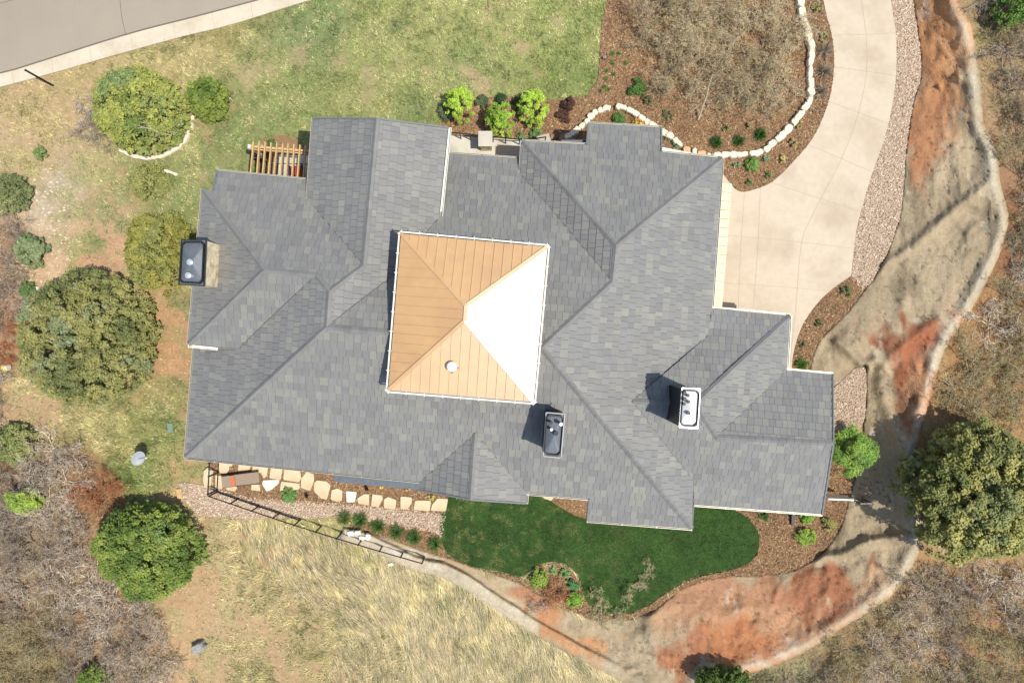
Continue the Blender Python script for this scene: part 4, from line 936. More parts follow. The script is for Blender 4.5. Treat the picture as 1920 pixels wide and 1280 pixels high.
tree('juniper_tree', 262, 203, 88, 2.6, [(112,128,58),(156,160,70),(150,156,74),(122,142,88)], 'yellowish juniper inside the curved white stone border near the street', 'tree', nc=430, cr=.22, nper=52, outline=[1.0,.95,.85,.9,1.05,1.1,1.05,.95,.95,1.0,1.02,1.02], seed=17)
tree('juniper_bush', 392, 188, 41, 1.7, [(98,120,40),(132,146,52),(116,130,50)], 'small bright olive juniper right of the larger one near the street', 'bush', nc=110, cr=.2, nper=52, seed=23)
tree('juniper_bush', 300, 470, 74, 1.8, [(120,122,48),(152,146,62),(130,134,70)], 'flat spreading olive bush growing behind the stone chimney', 'bush', nc=330, cr=.2, nper=50, seed=29)
tree('juniper_bush', 278, 340, 36, 1.2, [(122,130,62),(146,146,80),(110,122,70)], 'loose low bush beside the short white stone arc', 'bush', nc=70, cr=.17, nper=45, seed=31)
tree('juniper_bush', 15, 362, 40, 1.5, [(98,110,66),(128,134,84),(140,140,100)], 'grey green bush cut by the left edge of the photo above the rocky patch', 'bush', nc=110, cr=.18, nper=45, seed=33)
tree('sage_bush', 60, 470, 31, 1.1, [(100,122,76),(128,142,100),(120,128,80)], 'round grey green sage bush on the rocky patch at the left', 'bush', nc=85, cr=.16, nper=50, seed=35, lasp=1.6)
tree('sage_bush', 52, 545, 17, .8, [(88,118,56),(110,130,72)], 'small green shrub beside the pale boulder above the big left juniper', 'bush', nc=32, cr=.14, nper=45, seed=37)
tree('sage_bush', 78, 288, 14, .5, [(100,128,62),(132,140,80)], 'tiny green shrub in the tan grass left of the white stone border', 'bush', nc=18, cr=.12, nper=40, seed=38)
tree('green_bush', 47, 938, 35, 1.5, [(128,158,44),(158,178,60),(110,140,50)], 'lime green bush among the grey thicket at the left edge', 'bush', nc=90, cr=.18, nper=55, seed=39, sx=1.1, sy=.7)
tree('green_bush', 178, 1275, 30, 1.4, [(96,122,36),(132,150,52)], 'green bush at the bottom edge inside the left thicket', 'bush', nc=70, cr=.17, nper=50, seed=41)
tree('green_bush', 30, 832, 42, 1.3, [(110,126,62),(136,142,80),(150,148,95)], 'loose olive bush at the left edge above the grey thicket', 'bush', nc=110, cr=.18, nper=40, seed=43)
tree('green_bush', 1358, 1276, 44, 1.6, [(82,104,34),(112,128,46)], 'green bush at the bottom edge below the orange concrete slope', 'bush', nc=100, cr=.18, nper=50, seed=45, sx=1.2, sy=.6)
tree('green_bush', 1898, 18, 34, 1.8, [(74,112,34),(108,142,50)], 'green bush in the top right corner among the bare scrub', 'bush', nc=90, cr=.18, nper=50, seed=47)
tree('pine_tree', 1603, 848, 48, 3.0, [(112,150,52),(142,172,64),(96,132,60)], 'bright green young pine at the right corner of the house', 'tree', nc=46, cr=.3, nper=260, lsz=.018, lasp=6.0, seed=51, zt=2.0, hb=.02)
for px_, py_, lb in ((864,196,'lime green shrub, left one of three in the mulch above the porch'),(937,228,'lime green shrub, lowest and middle one of three above the porch'),(1000,203,'lime green shrub, right one of three in the mulch above the porch')):
    tree('lime_shrub', px_, py_, 32, 1.9, [(146,178,32),(166,194,40),(126,160,34)], lb, 'shrub', 'lime green shrubs above the porch', nc=80, cr=.13, nper=42, seed=px_, sx=.95, sy=1.12, hb=.02, lsz=.04)
for i, (px_, py_, r, col, lb, nm) in enumerate((
    (838,205,20,[(86,104,72),(108,120,88)],'dusky green shrub tucked left of the lime shrubs','shrub'),
    (903,190,14,[(80,98,66),(100,112,76)],'small grey green shrub between left and middle lime shrubs','shrub'),
    (941,188,14,[(48,78,44),(70,96,56)],'dark green mound above the middle lime shrub','shrub'),
    (973,192,13,[(44,74,42),(66,92,52)],'dark green mound touching the left of the right lime shrub','shrub'),
    (1066,196,15,[(74,48,42),(98,66,54)],'dark maroon shrub, upper one right of the lime shrubs','shrub'),
    (1056,218,14,[(88,58,48),(108,74,58)],'dark maroon shrub, lower one right of the lime shrubs','shrub'),
    (974,252,10,[(86,128,70),(110,146,84)],'low green plant against the curved railing left part','plant'),
    (1004,250,12,[(82,126,66),(106,142,80)],'low green plant behind the curved railing right part','plant'),
    (1193,162,17,[(60,100,36),(84,124,48)],'round clipped green boxwood near the left of the bare oak','shrub'),
    (1212,186,11,[(84,92,54),(104,104,66)],'thin brownish green plant just below the round boxwood','plant'),
    (1160,223,14,[(84,124,52),(108,144,66)],'round green boxwood inside the loop of white stones','shrub'),
    (1196,232,12,[(200,160,54),(214,178,80)],'golden orange groundcover inside the loop of white stones','plant'),
    (1253,256,8,[(104,148,110),(130,168,130)],'blue green tuft by the roof corner, upper one','plant'),
    (1268,272,9,[(104,148,110),(130,168,130)],'blue green tuft by the roof corner, lower one','plant'),
    (1411,307,15,[(92,132,52),(116,152,66)],'round green boxwood in the bed at the garage corner','shrub'),
    (1382,308,7,[(92,140,106),(120,160,126)],'blue green tuft left of the boxwood at the garage corner','plant'),
    (1437,297,7,[(92,140,106),(120,160,126)],'blue green tuft right of the boxwood at the garage corner','plant'),
    (1440,326,7,[(60,112,40),(84,132,50)],'small dark green plant right below the garage corner boxwood','plant'),
    (1404,341,6,[(84,124,54),(104,136,70)],'tiny green plant nearest the driveway tip','plant'),
    (1467,297,10,[(176,158,100),(192,176,116)],'straw coloured tuft in the bed along the driveway curve','plant'),
    (1363,240,8,[(116,128,66),(138,142,84)],'faded green tuft above the row of three in the island bed','plant'),
    (1404,236,6,[(146,140,80),(156,150,90)],'yellowish tiny tuft in the island bed above the third tuft','plant'),
    (1254,214,11,[(112,120,74),(140,136,90)],'sparse green brown shrub at the right of the stone loop','shrub'),
    (541,930,16,[(104,142,70),(126,156,84)],'low green patch of leaves below the stepping stones','plant'),
    (716,911,6,[(206,172,48),(220,190,70)],'small golden plant in the mulch, left of two by the wall','plant'),
    (764,916,6,[(206,172,48),(220,190,70)],'small golden plant in the mulch, right of two by the wall','plant'),
    (809,931,7,[(176,172,62),(198,190,80)],'small yellow green plant beside the last stepping stones','plant'),
    (1433,970,10,[(62,104,40),(86,128,52)],'small green bush at the right tip of the lawn','shrub'),
    (1512,1006,19,[(118,150,40),(146,170,56)],'yellow green bush in the mulch below the right wing','shrub'),
    (1513,967,15,[(116,160,42),(142,180,56)],'bright green plant under the right wing eave','plant'),
    (1556,982,15,[(138,142,66),(158,156,84)],'loose olive bush in the mulch at the edge of the tan slope','shrub'),
    (1588,546,11,[(104,124,64),(126,138,80)],'green tuft at the top of the crescent mulch bed','plant'),
    (1538,607,9,[(108,118,64),(128,132,80)],'olive tuft in the middle of the crescent mulch bed','plant'),
    (1506,646,7,[(112,112,66),(128,124,76)],'faint small tuft in the lower crescent mulch bed','plant'),
    (1011,1085,19,[(124,150,42),(146,166,56)],'yellow green bush at the left of the small round bed','shrub'),
    (1077,1124,16,[(116,160,40),(140,178,52)],'lime green bush at the bottom right of the small round bed','shrub'),
    (1038,1070,9,[(92,148,78),(116,166,94)],'green tuft at the top left of the small round bed','plant'),
    (1058,1076,11,[(92,148,78),(116,166,94)],'green tuft at the top right of the small round bed','plant'),
    (1075,1094,13,[(76,140,76),(104,160,96)],'green tuft at the right side of the small round bed','plant'),
    (1541,96,9,[(168,158,104),(186,174,120)][::1],'straw tuft beside the top of the driveway, second','plant'),
    (1533,15,11,[(150,146,86),(170,160,104)],'straw tuft beside the driveway at the top edge of the photo','plant'),
    (1546,70,10,[(156,152,92),(172,164,108)],'straw green tuft beside the driveway below the topmost one','plant'),
    (1498,232,9,[(150,142,80),(168,156,96)],'olive tuft outside the white stones near the curve','plant'),
    (1488,268,10,[(160,146,90),(176,160,104)],'straw tuft outside the white stones lower on the curve','plant'))):
    if py_ == 96: continue
    H_ = max(.22, r / PPM * .95)
    tree(nm, px_, py_, r, H_, col + col[:1], lb, 'shrub' if nm == 'shrub' else 'plant', nc=max(8, int(r * r * .14)), cr=max(.05, r / PPM * .27), nper=40, lsz=.026 if r < 14 else .032, seed=200 + i, hb=.03 if not (1500 < px_ < 1540 and py_ > 1000 and False) else 0, zt=H_ * .5)
# tufts of ornamental grass: a ring of arching blades each
def tuft_mesh(R, H, n, cols, name='blades', seed=0, wdt=.022):
    g_ = np.random.default_rng(seed); a = g_.random(n) * 6.283; lean = g_.uniform(.25, 1.35, n); L = H * g_.uniform(.7, 1.25, n)
    pal = np.array([lin(c) for c in cols]); c = pal[g_.integers(0, len(pal), n)] * g_.uniform(.75, 1.2, (n, 1)) * KA
    r0 = R * .2 * g_.random(n); P0 = np.stack([np.cos(a) * r0, np.sin(a) * r0, np.zeros(n)], -1); d = np.stack([np.cos(a), np.sin(a), 0 * a], -1); s = np.stack([-np.sin(a), np.cos(a), 0 * a], -1) * wdt / 2
    Pm = P0 + d * (np.cos(lean) * L * .5)[:, None] + np.array([0, 0, 1]) * (np.sin(lean) * L * .6)[:, None]
    P1 = P0 + d * (np.cos(lean) * L)[:, None] * 1.0 + np.array([0, 0, 1]) * (np.sin(lean) * L * .75)[:, None]
    V = np.stack([P0 - s, P0 + s, Pm + s * .9, Pm - s * .9, P1 + s * .2, P1 - s * .2], 1).reshape(-1, 3); o = np.arange(n)[:, None, None] * 6
    F = (np.array([(0, 1, 2, 3), (3, 2, 4, 5)])[None] + o).reshape(-1, 4)
    return V, F, np.repeat(c, 6, 0)
def tuft(px_, py_, r, cols, label, group=None, seed=0, n=150, name='grass_clump', cat='ornamental grass', z=.02, H=None):
    H = H or r / PPM * 1.15; X, Y, _ = W(px_, py_, z + H * .4); V, F, c = tuft_mesh(r / PPM, H, n, cols, seed=seed)
    o = npmesh(name, V, F, M_BLADE, c, None, (X, Y, z)); return props(o, label, cat, group)
gcol = [(72,118,44),(98,142,58),(54,92,36),(128,156,76)]
for i, (px_, py_, r, lb) in enumerate(((674,976,14,'green ornamental grass clump, first from the left in the row beside the gravel path'),(708,987,13,'green ornamental grass clump, second from the left in the row beside the gravel path'),(743,997,13,'green ornamental grass clump, third from the left in the row beside the gravel path'),(776,1008,14,'green ornamental grass clump, fourth from the left in the row beside the gravel path'),(815,1020,13,'green ornamental grass clump, last in the row, nearest the lawn'))):
    tuft(px_, py_, r + 1, gcol, lb, 'ornamental grass clumps by the gravel path', 400 + i, 260)
tuft(645, 972, 15, [(110,134,66),(140,150,84),(90,120,52)], 'faded loose grass clump at the end of the concrete wall', None, 407, 240)
for i, (px_, py_, r, lb) in enumerate(((1343,266,12,'dark green grass clump, left one of three in the island bed'),(1386,263,12,'dark green grass clump, middle one of three in the island bed'),(1426,252,13,'dark green grass clump, right one of three in the island bed'))):
    tuft(px_, py_, r, [(66,108,38),(90,128,48),(48,84,30)], lb, 'green clumps in the island bed', 410 + i, 220)
tuft(1504, 683, 13, [(90,134,44),(116,152,60),(66,106,34)], 'bright green grass clump at the foot of the crescent mulch bed', None, 415, 240)
for i, (px_, py_, r, lb) in enumerate(((1547,92,17,'grey dry grass clump beside the driveway, upper of three'),(1548,132,17,'grey dry grass clump beside the driveway, middle of three'),(1540,170,17,'grey dry grass clump beside the driveway, lower of three'))):
    tuft(px_, py_, r, [(170,152,132),(190,172,150),(140,118,98)], lb, 'dry clumps along the driveway', 420 + i, 150)
for i, (px_, py_) in enumerate(((1148,100),(1160,100),(1148,118),(1174,118),(1137,133),(1151,139),(1136,148),(1134,162),(1125,170),(1140,168))):
    lb = 'tiny green sprout in the mulch left of the bare oaks, ' + ow(i) + ' from the top'
    tuft(px_, py_, 5, [(96,136,54),(120,156,72)], lb, 'green sprouts in the island bed', 430 + i, 60, 'sprout', 'plant')

# bare scrub: branching twigs, several prototypes
def bush_proto(seed, R, H, nst, cols, leafc=None, nleaf=0, dens=1.0, tw=1.0):
    g_ = np.random.default_rng(seed); segs = []
    def grow(p, d, L, r, lev):
        n_ = 3 if lev < 2 else 2
        for k in range(n_):
            d = d + g_.normal(size=3) * (.22 + .08 * lev); d[2] = d[2] * .92 + .02; d /= np.linalg.norm(d)
            q = p + d * L / n_; q[2] = max(q[2], .05); segs.append((p, q, r * (1 - k * .2), r * (1 - (k + 1) * .2), lev)); p = q
            if lev < 3:
                for _ in range(g_.integers(1, 3 + (lev == 2))):
                    d2 = d + g_.normal(size=3) * .75; d2[2] += .1; d2 /= np.linalg.norm(d2); grow(p.copy(), d2, L * g_.uniform(.45, .75), r * .55, lev + 1)
    for i in range(nst):
        a = i * 6.283 / nst + g_.uniform(-.4, .4); t = g_.uniform(.35, 1.25); d = np.array([math.cos(a) * math.cos(t), math.sin(a) * math.cos(t), math.sin(t)])
        grow(np.array([math.cos(a) * .1, math.sin(a) * .1, 0.]), d, R * g_.uniform(.6, .9), .028 * tw, 0)
    n = len(segs); A = np.array([s[0] for s in segs]); B = np.array([s[1] for s in segs]); r0 = np.maximum(np.array([s[2] for s in segs]), .0062 * tw); r1 = np.maximum(np.array([s[3] for s in segs]), .005 * tw); lv = np.array([s[4] for s in segs])
    A[:, 2] *= H / R; B[:, 2] *= H / R
    d = B - A; d /= np.linalg.norm(d, axis=1)[:, None] + 1e-9; up = np.where(np.abs(d[:, 2:3]) > .9, [[1., 0, 0]], [[0, 0, 1.]]); s = np.cross(d, up); s /= np.linalg.norm(s, axis=1)[:, None]; u = np.cross(s, d)
    V = np.empty((n, 6, 3))
    for k in range(3):
        t = 2.094 * k + .5; o = s * math.cos(t) + u * math.sin(t); V[:, k] = A + o * r0[:, None]; V[:, 3 + k] = B + o * r1[:, None]
    F = (np.array([(0, 1, 4, 3), (1, 2, 5, 4), (2, 0, 3, 5)])[None] + np.arange(n)[:, None, None] * 6).reshape(-1, 4)
    pal = np.array([lin(c) for c in cols]) * g_.uniform(.6, 1.35); c = np.minimum(pal[g_.integers(0, len(pal), n)] * g_.uniform(.8, 1.2, (n, 1)) * KA * 1.5, .85)
    tips = B[lv >= 2]
    leaves = None
    if nleaf:
        idx_ = g_.integers(0, len(tips), nleaf); lc = np.array([lin(q) for q in leafc])[g_.integers(0, len(leafc), nleaf)] * KA
        leaves = leafcloud(tips[idx_], np.full(nleaf, .09), 3, .017, 1.3, lc)
    return (V.reshape(-1, 3), F, np.repeat(c, 6, 0)), leaves
grey = [(186,170,156),(160,144,130),(206,194,180),(140,122,108),(174,154,136)]
tan_ = [(176,156,126),(196,178,142),(150,130,104),(188,172,132)]
specs = {'grey': [bush_proto(500 + i, 1.25, 1.1, 7, grey, [(150,140,100),(120,96,70)], 160, tw=1.15) for i in range(4)],
         'olive': [bush_proto(520 + i, 1.2, 1.1, 7, [(160,142,118),(140,120,98),(186,168,142)], [(158,150,80),(140,138,74),(170,158,104)], 620, tw=.95) for i in range(3)],
         'oak': [bush_proto(540 + i, 1.5, 1.7, 8, [(186,170,146),(204,188,160),(160,142,118)], [(204,188,134),(190,172,122),(176,158,128)], 1000, tw=1.0) for i in range(3)],
         'rust': [bush_proto(560 + i, 1.0, .8, 7, [(150,98,66),(130,84,58),(176,128,92)], [(170,100,54),(150,90,50)], 420, tw=1.0) for i in range(2)],
         'thin': [bush_proto(580 + i, 1.0, 1.0, 4, [(190,176,150),(160,146,118)], [(166,160,92),(188,164,128),(140,142,78)], 420, tw=.8) for i in range(2)]}
protos = {}
for kn, lst in specs.items():
    protos[kn] = []
    for (tw_, lv_) in lst:
        me = npmesh('branches', *tw_[:2], M_TWIG, tw_[2]); lf = npmesh('leaves', *lv_[:2], M_LEAF, lv_[2])
        protos[kn].append((me.data, lf.data)); bpy.data.objects.remove(me); bpy.data.objects.remove(lf)
def scrub(kn, px_, py_, s, label, group, name='scrub_bush', hz=None, cat='bush'):
    tw_, lf_ = rnd.choice(protos[kn]); gz = float(ground_h(np.array([px_]), np.array([py_]))[0]) if hz is None else hz
    X, Y, _ = W(px_, py_, gz + .5 * s)
    r = empty(name, (X, Y, gz), label, cat, group, rnd.uniform(0, 6.28)); r.scale = (s, s, s * rnd.uniform(.85, 1.15))
    for nm, me in (('branches', tw_), ('leaves', lf_)):
        o = bpy.data.objects.new(nm, me); COL.objects.link(o); o.parent = r
    return r
def poisson(poly, dist, ex=[]):
    xs = [q[0] for q in poly]; ys = [q[1] for q in poly]; pts_ = []
    for _ in range(6000):
        x_, y_ = rnd.uniform(min(xs), max(xs)), rnd.uniform(min(ys), max(ys))
        if not pip(np.array([x_]), np.array([y_]), poly)[0]: continue
        if any((x_ - a) ** 2 + (y_ - b_) ** 2 < dist ** 2 for a, b_ in pts_): continue
        if any((x_ - a) ** 2 + (y_ - b_) ** 2 < r_ ** 2 for a, b_, r_ in ex): continue
        pts_.append((x_, y_))
    return pts_
exc = [(280,1032,112),(1822,926,128),(158,636,130),(47,938,30)]
L2 = [(-30,845),(60,835),(130,850),(195,890),(200,1000),(170,1060),(185,1110),(255,1130),(320,1220),(320,1310),(-30,1310)]
pp_ = poisson(L2, 40, exc); rl_ = rowlabels(pp_, 55)
for x_, y_ in pp_:
    ru = (150 < x_ < 215 and y_ < 960); kn = 'rust' if ru else ('olive' if (y_ > 1150 and x_ < 110) else 'grey')
    scrub(kn, x_, y_, rnd.uniform(.75, 1.1), ('rust brown leafy scrub' if ru else ('leafless grey scrub' if kn == 'grey' else 'olive tinged scrub')) + ' in lower left thicket, ' + rl_[(x_, y_)], 'rust brown scrub' if ru else ('grey thicket at the lower left' if kn == 'grey' else 'olive scrub in the lower left corner'))
pp_ = poisson([(-40,400),(40,420),(40,500),(40,590),(10,640),(5,800),(-40,800)], 36, exc); rl_ = rowlabels(pp_, 34)
for x_, y_ in pp_:
    scrub('rust' if 600 < y_ < 680 else 'grey', x_, y_, rnd.uniform(.6, .85), 'brown scrub along the left edge beside the big juniper, ' + rl_[(x_, y_)], 'scrub along the left edge')
pp_ = poisson([(1850,-20),(1885,130),(1890,250),(1915,340),(1925,430),(1890,530),(1845,615),(1795,700),(1765,775),(1960,800),(1960,-20)], 45, exc + [(1898,18,34)]); rl_ = rowlabels(pp_, 50)
for x_, y_ in pp_:
    kn = 'olive' if rnd.random() < .55 else 'grey'
    scrub(kn, x_, y_, rnd.uniform(.7, 1.05), ('olive tinged' if kn == 'olive' else 'leafless grey') + ' scrub on the right hillside, ' + rl_[(x_, y_)], ('olive' if kn == 'olive' else 'grey') + ' scrub on the right hillside')
pp_ = poisson([(1960,1060),(1880,1070),(1750,1075),(1715,1125),(1660,1165),(1590,1215),(1510,1255),(1430,1285),(1430,1310),(1960,1310)], 43, exc); rl_ = rowlabels(pp_, 50)
for x_, y_ in pp_:
    kn = 'olive' if rnd.random() < .5 else 'grey'
    scrub(kn, x_, y_, rnd.uniform(.7, 1.05), ('olive tinged' if kn == 'olive' else 'leafless grey') + ' scrub in the lower right thicket, ' + rl_[(x_, y_)], ('olive' if kn == 'olive' else 'grey') + ' scrub in the lower right thicket')
OAK = [(1215,-15),(1460,-15),(1488,60),(1490,130),(1455,185),(1400,200),(1340,150),(1290,185),(1250,170),(1240,110),(1210,60)]
pp_ = poisson(OAK, 45); rl_ = rowlabels(pp_, 45)
for x_, y_ in pp_:
    scrub('oak', x_, y_, rnd.uniform(.7, 1.0), 'budding scrub oak in the island bed, ' + rl_[(x_, y_)], 'scrub oaks in the island bed', 'scrub_oak', .02, 'shrub')
for x_, y_, s, w_ in ((178,225,.8,'middle'),(190,250,.8,'lowest'),(165,205,.7,'topmost')): scrub('grey', x_, y_, s, w_ + ' grey leafless bush at the left side of the stone ringed juniper', 'grey bushes by the street juniper')
scrub('thin', 1185, 1105, .75, 'thin budding sapling over the lower lawn, right of the other', None, 'sapling', .03, 'tree'); scrub('thin', 1126, 1128, .9, 'thin budding sapling between the round bed and the right sapling', None, 'sapling', .03, 'tree')
scrub('thin', 1148, 1168, .7, 'sparse budding shrub on the crest of the tan concrete below the lawn', None, 'sapling', .1, 'tree'); scrub('rust', 1040, 1112, .75, 'bare reddish brown shrub in the middle of the small round bed', None, 'scrub_bush', .03)
scrub('thin', 1218, 1062, .5, 'faint yellowish sapling near the middle right of the lawn', None, 'sapling', .03, 'tree'); scrub('grey', 1008, 1135, .5, 'small grey shrub at the lower left of the small round bed', None, 'scrub_bush', .03)

# ------------------------------------------------------------------ stones
def boulder(name, px_, py_, lx, ly, h_, m, label, cat='stone', group=None, rz=0, seed=0, z=0.0, flat=.75):
    g_ = random.Random(seed * 7 + int(px_)); n = 12; b = MB(); rings = []
    rr = [g_.uniform(.82, 1.12) for _ in range(n)]
    prof = [(0.0, .96), (.4, 1.0), (.8, .95), (.97, .82), (1.0, .5)]
    vs = []
    for (zf_, rf) in prof:
        for k in range(n):
            t = 2 * math.pi * k / n; sq = 1 / max(abs(math.cos(t)), abs(math.sin(t))) ** .85; r_ = rr[k] * rf * sq * g_.uniform(.92, 1.07)
            vs.append((math.cos(t) * r_ * lx / 2 / PPM, math.sin(t) * r_ * ly / 2 / PPM, zf_ * h_ * g_.uniform(.94, 1.06)))
    vs.append((0, 0, h_ * 1.0)); fs = []
    for r_ in range(4):
        for k in range(n): fs.append((r_ * n + k, r_ * n + (k + 1) % n, (r_ + 1) * n + (k + 1) % n, (r_ + 1) * n + k))
    for k in range(n): fs.append((4 * n + k, 4 * n + (k + 1) % n, 5 * n))
    b.add(vs, fs); X, Y, _ = W(px_, py_, z + h_)
    o = b.build(name, m, None, (X, Y, z)); o.rotation_euler = (0, 0, rz); props(o, label, cat, group); return o
def edging(line, step, wd, h_, label, group, seed=0, m=M_STONE, z=.0):
    ln = smooth(line, 6); acc = 0; nxt = 0; i_ = 0
    for (x0, y0), (x1, y1) in zip(ln[:-1], ln[1:]):
        L = math.hypot(x1 - x0, y1 - y0)
        while nxt <= acc + L:
            t = (nxt - acc) / L; s_ = step * rnd.uniform(.65, 1.35); a = -math.atan2(y1 - y0, x1 - x0)
            boulder('edging_stone', x0 + (x1 - x0) * t + rnd.uniform(-.8, .8), y0 + (y1 - y0) * t + rnd.uniform(-.8, .8), s_ * 1.02, wd * rnd.uniform(.8, 1.2), h_ * rnd.uniform(.8, 1.15), m, ow(i_) + ' ' + label, 'stone', group, a + rnd.uniform(-.15, .15), seed + i_, z)
            nxt += s_ * .84; i_ += 1
        acc += L
edging([(1064,254),(1080,243),(1100,226),(1114,212),(1132,203),(1150,200)], 13, 12, .32, 'white block from the porch end in the left arm of the stone loop', 'white stones on the left of the loop', 10)
edging([(1160,199),(1178,203),(1196,214),(1214,228),(1232,240),(1250,250),(1268,262),(1280,272)], 14, 12, .32, 'white block from the loop top down to the garage corner', 'white stones right of the loop', 60)
edging([(1345,290),(1368,289),(1395,288),(1418,286),(1438,278),(1450,268),(1468,252),(1490,228),(1506,208),(1518,190),(1522,160),(1521,120),(1524,90),(1518,62),(1508,40),(1505,15),(1500,-15)], 19, 13, .3, 'white block from the garage corner up the driveway side border', 'white stones along the driveway bed', 110)
edging([(228,283),(245,290),(270,296),(300,293),(325,281),(345,264),(355,245),(360,220)], 11, 7, .2, 'small white stone from the left in the border under the street juniper', 'white stones round the street juniper', 200)
edging([(302,320),(316,321),(330,327)], 9, 6, .16, 'small white stone from the left in the short arc by the low bush', 'white stones in the short arc', 250)
for x_, y_, lx, ly, m_, lb in ((1054,258,12,12,M_STONE3,'brown boulder at the lower end of the white stone row, nearest the porch'),(1072,262,14,9,M_STONE3,'brown flat boulder against the garage eave below the white stone row'),(1036,256,8,10,M_STONE3,'small grey brown boulder beside the pale wall end'),
    (1288,281,16,14,M_STONE2,'orange boulder by the garage eave, left of two'),(1303,284,9,15,M_STONE,'upright white stone between the two orange boulders'),(1316,287,18,11,M_STONE2,'orange boulder by the garage eave, right of two'),(1330,290,8,9,M_STONE,'small white stone right of the orange boulders'),(1343,291,18,14,M_STONE,'broad white boulder touching the garage roof corner'),
    (424,184,18,6,M_STONE,'flat white stone right of the small olive juniper'),(66,547,14,22,M_STONE,'pale flat boulder beside the small shrub above the big juniper'),(150,914,14,16,M_STONE3,'pale grey brown rock between the grey thicket and rust scrub'),
    (657,1000,13,11,M_WHITE,'white rock, leftmost of the cluster at the wall end'),(670,999,14,9,M_WHITE,'white rock, topmost of the cluster at the wall end'),(678,1009,12,9,M_WHITE,'white rock, lowest of the cluster at the wall end'),(689,1007,10,13,M_WHITE,'white rock, rightmost of the cluster at the wall end'),
    (732,1058,11,6,M_WHITE,'small white rock in the dry grass outside the fence'),(1134,107,8,6,M_ROCK,'small grey stone at the left rim of the island bed'),(388,895,16,40,M_FLAG,'tall tan flagstone leaning outside the fence by the house corner')):
    boulder('boulder', x_, y_, lx, ly, .22, m_, lb, 'rock', None, rnd.uniform(-.1, .1), 300, .24 if 'wall end' in lb and m_ is M_WHITE else .02)
boulder('boulder', 369, 1216, 27, 20, .45, M_ROCK, 'speckled grey boulder alone in the meadow at the lower left', 'rock', None, .6, 5, .0)
# stepping stones: irregular slabs
fl = [((408,866),(428,866),(430,880),(424,888),(412,886),(410,876),0),((424,868),(438,868),(434,874),(424,874),0),((448,869),(470,871),(468,880),(446,882),0),((474,872),(503,874),(500,893),(494,897),(490,886),(472,884),0),((508,876),(530,878),(526,900),(505,896),0),
      ((533,878),(562,880),(565,896),(560,904),(531,899),0),((404,890),(417,892),(420,908),(416,917),(404,914),0),((421,892),(432,896),(445,914),(440,921),(424,918),0),((472,908),(487,908),(488,920),(471,918),0),((493,900),(522,899),(524,904),(510,917),(500,921),(492,908),1),
      ((527,902),(561,906),(562,916),(545,921),(525,920),0),((565,896),(575,884),(588,888),(589,900),(582,920),(564,914),0),((589,905),(594,900),(612,902),(620,910),(613,936),(602,934),(589,921),0),((622,918),(634,915),(642,920),(641,938),(632,940),(620,936),0),
      ((649,920),(669,922),(665,941),(650,941),1),((670,934),(682,926),(692,926),(692,947),(672,944),0),((698,926),(716,928),(718,934),(710,950),(696,948),0),((720,936),(727,931),(743,937),(741,955),(720,952),0),((751,930),(772,932),(772,942),(764,955),(751,953),0),
      ((778,938),(808,938),(806,958),(776,955),0),((810,946),(820,934),(840,935),(836,958),(808,957),0)]
b_ok = 0
for i, s in enumerate(fl):
    pts_ = [W(x_, y_, .07)[:2] for x_, y_ in s[:-1]]; cx, cy = np.mean(pts_, 0)
    q = []
    n_ = len(pts_)
    for k in range(n_):
        p, a, c_ = np.array(pts_[k]), np.array(pts_[k - 1]), np.array(pts_[(k + 1) % n_]); q += [tuple(p + (a - p) * .07), tuple(p + (c_ - p) * .07)]
    b = MB(); b.prism([(x_ - cx, y_ - cy) for x_, y_ in q], -.04, .04 + rnd.uniform(0, .02)); o = b.build('stepping_stone', M_FLAGW if s[-1] else M_FLAG, None, (cx, cy, .03))
    where = 'under the long south eave' if i < 6 else ('near the lounge chair' if i < 10 else 'in the mulch path')
    props(o, ('pale whitish stepping stone beside the lounge chair' if i == 9 else 'small whitish stepping stone halfway along the mulch path') if s[-1] else 'tan sandstone stepping stone, ' + ow(i) + ' counted, ' + where, 'stepping stone', None if s[-1] else 'tan stepping stones ' + where)
boulder('boulder', 1028, 932, 20, 10, .1, M_FLAG, 'tan flat stone tucked under the eave at the top of the lawn', 'rock', None, -.3, 9, .03)

# ------------------------------------------------------------------ fence
def fence(pts_, zt, label, low=99):
    P = []
    for (x_, y_) in pts_:
        hz = float(ground_h(np.array([x_]), np.array([y_]))[0]); X, Y, _ = W(x_, y_, hz + zt); P.append(Vector((X, Y, hz)))
    root = empty('metal_fence', P[0], label, 'fence'); o0 = P[0]
    for k, p in enumerate(P):
        q = p - o0; b = MB(); b.bar((q.x, q.y, q.z - .15), (q.x, q.y, q.z + zt + .03), .06); b.build('post', M_BLACK, root)
    for hgt, wd in ((zt - .03, .045), (.14, .045)):
        for a, c_ in list(zip(P[:-1], P[1:]))[:99 if hgt > .5 else low]:
            a2, c2 = a - o0, c_ - o0; b = MB(); b.bar((a2.x, a2.y, a2.z + hgt), (c2.x, c2.y, c2.z + hgt), wd); b.build('rail', M_BLACK, root)
    return root
fpts = [(392,868),(391,893),(389,927)]; fence(fpts, 1.25, 'short black metal fence run from the house corner to the long fence')
fp2 = [(391,930)] + [(391 + (791 - 391) * t, 930 + (1056 - 930) * t + 4 * math.sin(t * 3.14)) for t in (.1, .2, .3, .4, .5, .6, .7, .8, .9, 1.0)]
fence(fp2, 1.1, 'long black metal fence slanting across the gravel and dry grass at the bottom', 4)

